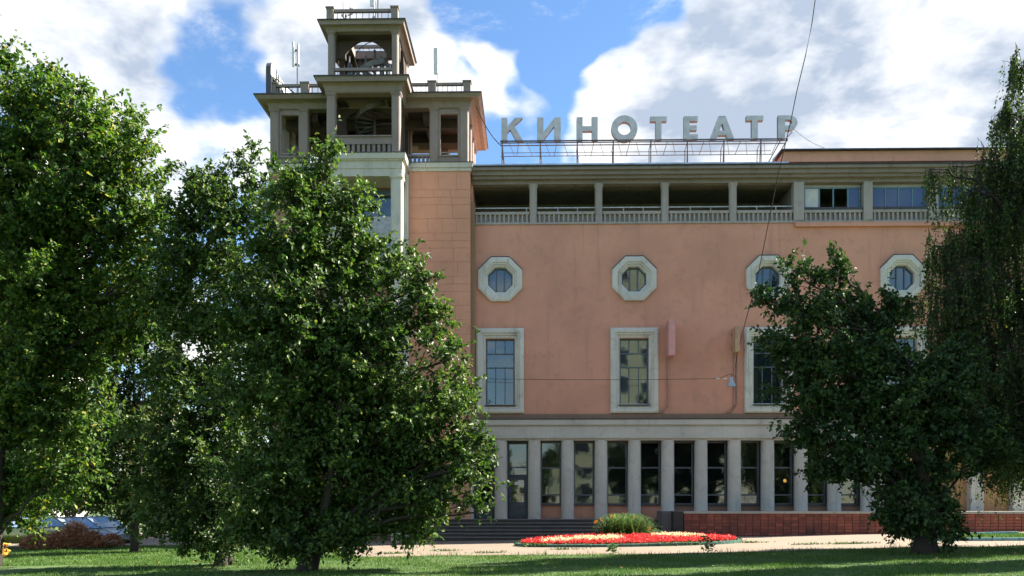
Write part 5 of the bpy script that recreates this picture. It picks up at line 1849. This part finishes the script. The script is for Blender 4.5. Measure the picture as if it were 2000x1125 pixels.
def grow(name, label, cat, base, blobs, top, r0, leaf, seed, sub=1.0, tw=9, lv=9, twl=.55, ln=.11, wd=.036, droop=.15, up=.35, hexa=True,
         bark='bark', group=None, weep=0.0, lean=None, stems=1, outl=.8, spray=0.15):
    rng = np.random.default_rng(seed)
    x, y = base
    zb = gz(x) - .1
    root = thing(name, (x, y, zb), label, cat, group)
    segs_t, segs = [], []
    topv = np.array(top, float)
    bv = np.array([x, y, zb])
    ctrl = (bv + topv) / 2 + np.array([rng.normal() * .25, rng.normal() * .25, 0]) if lean is None else np.array(lean, float)
    tr = bez(bv, ctrl, topv, 14)
    tr[1:-1] += rng.normal(size=(12, 3)) * np.array([.05, .05, 0])
    rad = r0 * (1 - .85 * np.linspace(0, 1, 14)) ** .9
    rad[0] *= 1.45; rad[1] *= 1.12
    segs_t.append((tr, rad, 10))
    for s in range(1, stems):
        a = rng.uniform(0, 6.28)
        e = topv + np.array([math.cos(a) * 1.4, math.sin(a) * 1.4, -rng.uniform(.5, 2)])
        b2 = bv + np.array([math.cos(a) * .22, math.sin(a) * .22, 0])
        segs_t.append((bez(b2, (b2 + e) / 2 + np.array([math.cos(a) * .5, math.sin(a) * .5, .2]), e, 12), r0 * .7 * (1 - .85 * np.linspace(0, 1, 12)), 8))
    T0, TD, TL = [], [], []
    for (c, r) in blobs:
        # limb from trunk to blob
        hd = np.hypot(c[0] - tr[:, 0], c[1] - tr[:, 1])
        want = c[2] - .55 * hd - .4
        i = int(np.argmin(np.abs(tr[:, 2] - np.clip(want, zb + .9, topv[2]))))
        a = tr[i]
        mid_ = (a + c) / 2 + np.array([rng.normal() * .2, rng.normal() * .2, .25 * np.linalg.norm(c - a) * (.5 if weep == 0 else 1)])
        limb = bez(a, mid_, c, 9)
        limb[1:-1] += rng.normal(size=(7, 3)) * .06
        lr = np.linspace(min(rad[i] * .55, .012 * np.linalg.norm(c - a) + .02), .016, 9)
        segs.append((limb, lr, 6))
        vol = r[0] * r[1] * r[2]
        ns = max(5, int(sub * 26 * vol ** .70))
        dirs = unit(rng.normal(size=(ns, 3)))
        rr_ = rng.uniform(0, 1, ns) ** (1 / 2.4)
        tips = c + dirs * r * (rr_ * (1 + spray * rng.normal(size=ns)))[:, None]
        st_i = rng.integers(4, 9, ns)
        for k in range(ns):
            s0 = limb[st_i[k]]
            e = tips[k]
            mp = (s0 + e) / 2 + rng.normal(size=3) * .10 + np.array([0, 0, .10])
            path = bez(s0, mp, e, 5)
            segs.append((path, np.linspace(.016, .006, 5), 4))
            nt = tw + rng.integers(-2, 3)
            tt = rng.uniform(.35, 1.0, nt) ** .8
            b0 = np.stack([np.interp(tt * 4, np.arange(5), path[:, q]) for q in range(3)], 1)
            od = unit(dirs[k] * r)
            td = unit(od[None] * outl + rng.normal(size=(nt, 3)) * .75 + np.array([0, 0, up]))
            if weep:
                td = unit(td * (1 - weep) + np.array([0, 0, -1.0]) * weep * 1.6)
            T0.append(b0); TD.append(td); TL.append(twl * rng.uniform(.45, 1.25, nt) * np.where(rng.uniform(0, 1, nt) < .05, 1.9, 1.0))
    T0, TD, TL = np.concatenate(T0), np.concatenate(TD), np.concatenate(TL)
    nt = len(T0)
    dro = np.array([0, 0, -droop])
    E = T0 + TD * TL[:, None] + dro * TL[:, None]
    Mi = T0 + TD * (TL * .5)[:, None] + dro * (TL * .25)[:, None]
    # twigs: three-sided needles
    k3 = np.arange(3)
    a = unit(np.cross(TD, np.array([0.3, .5, .8]))); b2 = np.cross(TD, a)
    ring = lambda c, rd: c[:, None] + (a[:, None] * np.cos(2.094 * k3)[None, :, None] + b2[:, None] * np.sin(2.094 * k3)[None, :, None]) * rd
    V = np.concatenate([ring(T0, .0055), ring(E, .0015)], 1).reshape(-1, 3)
    o = np.arange(nt)[:, None] * 6
    F = []
    for q in range(3):
        F.append(o + np.array([[q, (q + 1) % 3, 3 + (q + 1) % 3, 3 + q]]))
    F = np.concatenate(F)
    put('trunk', tubes_mesh('trunk', segs_t, bark), (0, 0, 0), root)
    tag(put('branches', tubes_mesh('branches', segs, 'bark'), (0, 0, 0), root), kind='stuff')
    tag(put('twigs', fast_mesh('twigs', V, F, 4, 'bark'), (0, 0, 0), root), kind='stuff')
    # leaves
    idx = np.repeat(np.arange(nt), lv)
    t = rng.uniform(.12, 1.05, len(idx))
    tl = TL[idx]
    lp_ = T0[idx] + TD[idx] * (tl * t)[:, None] + dro * (tl * t * t)[:, None]
    ax = TD[idx] * .45 + rng.normal(size=(len(idx), 3)) * .75 + np.array([0, 0, -.28 - weep * .8])
    lp_ = lp_ + rng.normal(size=lp_.shape) * .02
    nr = rng.normal(size=(len(idx), 3)) * .58 + np.array([0.28, -0.10, .75])
    me = leaf_mesh('crown', lp_, ax, nr, ln, wd, leaf, rng, hexa)
    tag(put('crown', me, (0, 0, 0), root), kind='stuff')
    return root, len(idx)


NL = {}
# the big leafy tree in front of the tower
Yh = 23.0
hero = [(637, 318, 32, 52), (612, 390, 95, 70), (700, 405, 48, 48), (560, 490, 120, 85), (690, 510, 100, 78), (790, 520, 46, 40), (835, 545, 26, 22), (600, 630, 160, 100), (750, 630, 100, 85),
        (845, 630, 44, 45), (880, 700, 40, 40), (840, 580, 34, 30), (900, 760, 38, 36), (500, 640, 90, 90), (560, 375, 55, 50), (570, 770, 175, 105), (750, 780, 125, 95), (880, 790, 64, 62), (928, 840, 40, 42), (660, 890, 160, 95), (860, 890, 90, 68), (935, 905, 48, 45), (540, 920, 130, 90), (700, 985, 100, 55), (820, 975, 80, 50), (900, 965, 50, 36),
        (640, 860, 120, 80), (760, 900, 90, 70), (720, 700, 90, 70), (800, 830, 70, 60), (590, 1015, 120, 50), (850, 1030, 40, 38), (690, 1045, 60, 30), (500, 1030, 90, 40), (600, 1065, 90, 26), (780, 1035, 60, 30), (930, 1000, 22, 22)]
TREE_A, NL['hero'] = grow('broadleaf_tree', 'largest dark green leafy tree standing in front of the tower', 'tree', (P(598, 1120, Yh).x, Yh),
                     [B(*q, Yh - .35 + .6 * math.sin(i * 1.7)) for i, q in enumerate(hero)] + [B(590, 1062, 80, 26, Yh - 1.1), B(680, 1050, 60, 26, Yh - .9), B(520, 1055, 60, 24, Yh - .8)], P(610, 520, Yh), .20, 'leaf_linden', 11, sub=1.4, tw=10, lv=10, twl=.46, ln=.112, wd=.038, stems=2)
Yb_ = 25.5
second = [(487, 322, 30, 44), (520, 370, 40, 40), (425, 340, 40, 34), (370, 355, 40, 38), (345, 420, 45, 55), (340, 500, 45, 55), (320, 580, 45, 45), (405, 385, 70, 45), (455, 420, 85, 65), (370, 500, 90, 85), (460, 540, 95, 85), (350, 610, 90, 80), (440, 660, 90, 80), (350, 730, 90, 70), (440, 790, 110, 80), (340, 850, 100, 75), (430, 900, 110, 80), (330, 950, 100, 60), (430, 990, 110, 55), (340, 1020, 90, 34), (450, 1045, 90, 30), (380, 1060, 50, 18)]
_, NL['second'] = grow('broadleaf_tree', 'leafy tree just left of and behind the largest tree', 'tree', (P(430, 1090, Yb_).x, Yb_),
                       [B(*q, Yb_ + .5 * math.sin(i * 2.3)) for i, q in enumerate(second)] + [B(430, 1050, 80, 26, Yb_ - 1.0), B(330, 1040, 60, 24, Yb_ - .6)], P(440, 520, Yb_), .15, 'leaf_linden', 12, sub=1.1, tw=9, lv=9, twl=.52, ln=.118, wd=.040, stems=2)
Ym = 27.0
maple = [(4, 85, 20, 40), (20, 140, 40, 50), (85, 140, 50, 36), (70, 200, 80, 50), (150, 190, 65, 38), (60, 280, 120, 75), (150, 250, 90, 55), (235, 240, 60, 40), (285, 270, 40, 34), (225, 310, 85, 60), (180, 370, 110, 75), (300, 335, 40, 50), (290, 430, 60, 70), (310, 530, 55, 60), (290, 620, 60, 50), (70, 410, 120, 90), (50, 480, 90, 60), (80, 620, 90, 60), (205, 470, 110, 85), (60, 550, 120, 90),
         (190, 580, 110, 75), (50, 690, 110, 90), (160, 690, 90, 65), (110, 660, 80, 45), (90, 750, 80, 50), (230, 640, 60, 50), (110, 540, 80, 50), (40, 820, 110, 85), (140, 810, 85, 65), (40, 930, 100, 65), (130, 920, 70, 50), (30, 1005, 70, 40), (-60, 350, 110, 150), (-60, 600, 110, 160)]
_, NL['maple'] = grow('maple_tree', 'yellow green tree at the left edge, tallest of the left trees', 'tree', (P(-20, 1060, Ym).x, Ym),
                      [B(*q, Ym + .7 * math.sin(i * 2.9)) for i, q in enumerate(maple)], P(40, 400, Ym), .24, 'leaf_maple', 13, sub=1.1, tw=9, lv=9, twl=.60, ln=.135, wd=.046, up=.15)
Yk = 34.0
third = [(250, 560, 70, 60), (310, 620, 60, 60), (250, 650, 70, 40), (190, 720, 50, 50), (330, 720, 40, 50), (180, 800, 80, 50), (250, 830, 100, 65), (320, 800, 70, 60), (150, 890, 100, 70), (270, 920, 110, 65), (180, 970, 120, 32), (330, 975, 80, 40), (240, 760, 60, 40), (110, 830, 80, 60), (300, 700, 60, 50), (235, 700, 50, 36), (290, 1010, 70, 26)]
_, NL['third'] = grow('broadleaf_tree', 'dull green tree standing over the brush pile, between the left trees', 'tree', (P(262, 1060, Yk).x, Yk),
                      [B(*q, Yk + .7 * math.sin(i * 2.9)) for i, q in enumerate(third)], P(262, 700, Yk), .14, 'leaf_far', 19, sub=.85, tw=9, lv=9, twl=.62, ln=.13, wd=.045, up=.15, hexa=False, stems=2)
# background trees by the car park
Yg = 50.0
for i, (cx, bl, lab) in enumerate(((150, [(120, 900, 90, 70), (190, 860, 80, 70), (60, 840, 80, 80), (150, 955, 130, 34), (40, 950, 100, 40)], 'far bushy tree behind the cars at the left edge'),
                                   (300, [(290, 870, 70, 60), (330, 930, 90, 55), (250, 940, 80, 50), (300, 985, 110, 24)], 'far bushy tree behind the cars, right of them'),
                                   (480, [(470, 900, 90, 80), (420, 970, 90, 40), (500, 820, 60, 60)], 'far bushy tree left of the tower foot'))):
    Yq = Yg + 2.5 * i
    _, NL['far%d' % i] = grow('roadside_tree', lab, 'tree', (P(cx, 1000, Yq).x, Yq), [B(*q, Yq + .6 * math.sin(k)) for k, q in enumerate(bl)], P(cx, 880, Yq), .16, 'leaf_far', 40 + i,
                              sub=.28, tw=9, lv=9, twl=.9, ln=.19, wd=.07, hexa=False, group='trees beyond the parked cars')
hedge = [(-40 + 75 * k, 990 - 6 * (k % 2), 55, 26) for k in range(9)]
_, NL['hedge'] = grow('hedge', 'low green hedge behind the parked cars', 'hedge', (P(250, 1000, 58).x, 58), [B(*q, 58) for q in hedge], P(250, 985, 58), .06, 'leaf_far', 77, sub=.5, tw=9, lv=9, twl=.7, ln=.2, wd=.08, hexa=False)
# spreading tree at right
Yt = 25.5
right = [(1560, 530, 40, 26), (1622, 520, 22, 40), (1500, 585, 42, 30), (1580, 600, 60, 40), (1660, 610, 70, 50), (1490, 660, 38, 26), (1590, 690, 85, 50), (1730, 610, 55, 42), (1700, 700, 100, 75), (1550, 750, 45, 38), (1630, 790, 100, 65), (1560, 845, 42, 42),
         (1780, 800, 110, 90), (1680, 880, 95, 55), (1612, 910, 46, 40), (1860, 740, 90, 85), (1880, 840, 85, 60), (1945, 890, 50, 40), (1790, 920, 85, 60), (1790, 990, 62, 45), (1850, 1010, 36, 36), (1755, 1030, 30, 26), (1840, 1050, 30, 20), (1790, 1020, 54, 28), (1780, 960, 80, 50)]
TREE_B, NL['right'] = grow('broadleaf_tree', 'dark low tree in front of the brick wall at right', 'tree', (P(1808, 1092, Yt).x, Yt),
                      [B(*q, Yt + .5 * math.sin(i * 1.9)) for i, q in enumerate(right)], P(1770, 700, Yt), .30, 'leaf_dark', 14, sub=1.55, tw=10, lv=10, twl=.42, ln=.12, wd=.045, stems=1, up=.2)
# drooping birch at the right edge
Yi = 29.0
birch = [(1985, 130, 26, 50), (1958, 215, 36, 50), (1990, 250, 40, 70), (1925, 310, 40, 45), (1985, 370, 60, 80), (1890, 370, 42, 40), (1940, 440, 75, 70), (1862, 325, 26, 18), (1815, 330, 16, 12), (1870, 460, 55, 40), (1825, 480, 42, 40), (1890, 540, 80, 60),
         (1980, 560, 60, 90), (1830, 570, 45, 50), (1960, 680, 85, 80), (1870, 640, 80, 60), (1850, 740, 80, 60), (1940, 780, 90, 70), (1900, 830, 70, 50), (1960, 870, 60, 40), (1990, 820, 60, 60), (2080, 250, 70, 120), (2080, 480, 80, 120), (2090, 700, 90, 120)]
_, NL['birch'] = grow('birch_tree', 'tall dark drooping birch at the right edge of the view', 'tree', (P(2050, 1060, Yi).x, Yi),
                      [B(*q, Yi + .8 * math.sin(i * 2.1)) for i, q in enumerate(birch)], P(2030, 120, Yi), .26, 'leaf_birch', 15, sub=1.35, tw=9, lv=15, twl=1.15, ln=.088, wd=.034, weep=.74, up=.0, droop=.3, bark='birch_bark', hexa=False)

# ------------------------------------------------------------------ buildings seen through gaps and in the glass
def block(name, x0, x1, y0, y1, h, wall, label, cols, floors, face):
    zb = gz((x0 + x1) / 2) - .3
    t_ = thing(name, ((x0 + x1) / 2, (y0 + y1) / 2, zb), label, 'building')
    MB().box(x0, x1, y0, y1, zb, zb + h).build('wall', wall, t_)
    MB().box(x0 - .3, x1 + .3, y0 - .3, y1 + .3, zb + h + .001, zb + h + .4).build('roof', 'dark_metal', t_)
    fh = h / floors
    yf = y0 if face < 0 else y1
    s = -1 if face < 0 else 1
    gm = None
    for f in range(floors):
        for c in range(cols):
            xc = x0 + (x1 - x0) * (c + .5) / cols
            zc_ = zb + fh * (f + .52)
            w_ = (x1 - x0) / cols * .24
            o = MB().box(xc - w_ - .1, xc + w_ + .1, min(yf, yf + s * .08), max(yf, yf + s * .08), zc_ - fh * .30, zc_ + fh * .30).build('window', 'curtain', t_)
            MB().box(xc - w_, xc + w_, min(yf, yf + s * .10), max(yf, yf + s * .10), zc_ - fh * .26, zc_ + fh * .26).build('pane', 'bldg_win', o)
    return t_


block('apartment_block', P(-260, 0, 95).x, P(40, 0, 95).x, 95, 110, 42, 'bldg_pale', 'tall pale apartment block glimpsed through the left trees', 7, 13, -1)
block('apartment_block', P(238, 0, 120).x, P(300, 0, 120).x, 120, 132, 16, 'bldg_brown', 'brown apartment block glimpsed between the left trees', 3, 5, -1)
block('apartment_block', 5, 27, -62, -48, 38, 'bldg_lime', 'pale apartment block across the park, reflected in the windows', 4, 9, 1)



def dup_tree(root, dx, dy, rz, label, group):
    r = root.copy(); COL.objects.link(r)
    x, y = root.location.x + dx, root.location.y + dy
    r.location = (x, y, gz(x) - .1); r.rotation_euler = (0, 0, rz)
    r['label'] = label; r['group'] = group
    for ch in root.children:
        c = ch.copy(); COL.objects.link(c); c.parent = r
    return r


for (src, x, y, rz) in ((TREE_B, 1, -20, 2.0), (TREE_B, 12, -18, .4), (TREE_A, -4, -34, 5.0)):
    dup_tree(src, x - src.location.x, y - src.location.y, rz, 'park tree behind the viewpoint, seen only as a reflection in the lobby glass', 'park trees reflected in the glass')
for (x, y, rz, sc, lab) in ((18.6, 26.6, 2.2, (.68, .68, 1.75), 'tall narrow park tree beyond the right edge farthest back, known by its shadow'), (17.6, 23.0, 4.1, (.60, .60, 1.7), 'tall narrow park tree beyond the right edge nearest the camera, known by its shadow')):
    tall = dup_tree(TREE_A, x - TREE_A.location.x, y - TREE_A.location.y, rz, lab, 'park trees outside the view')
    tall.scale = sc
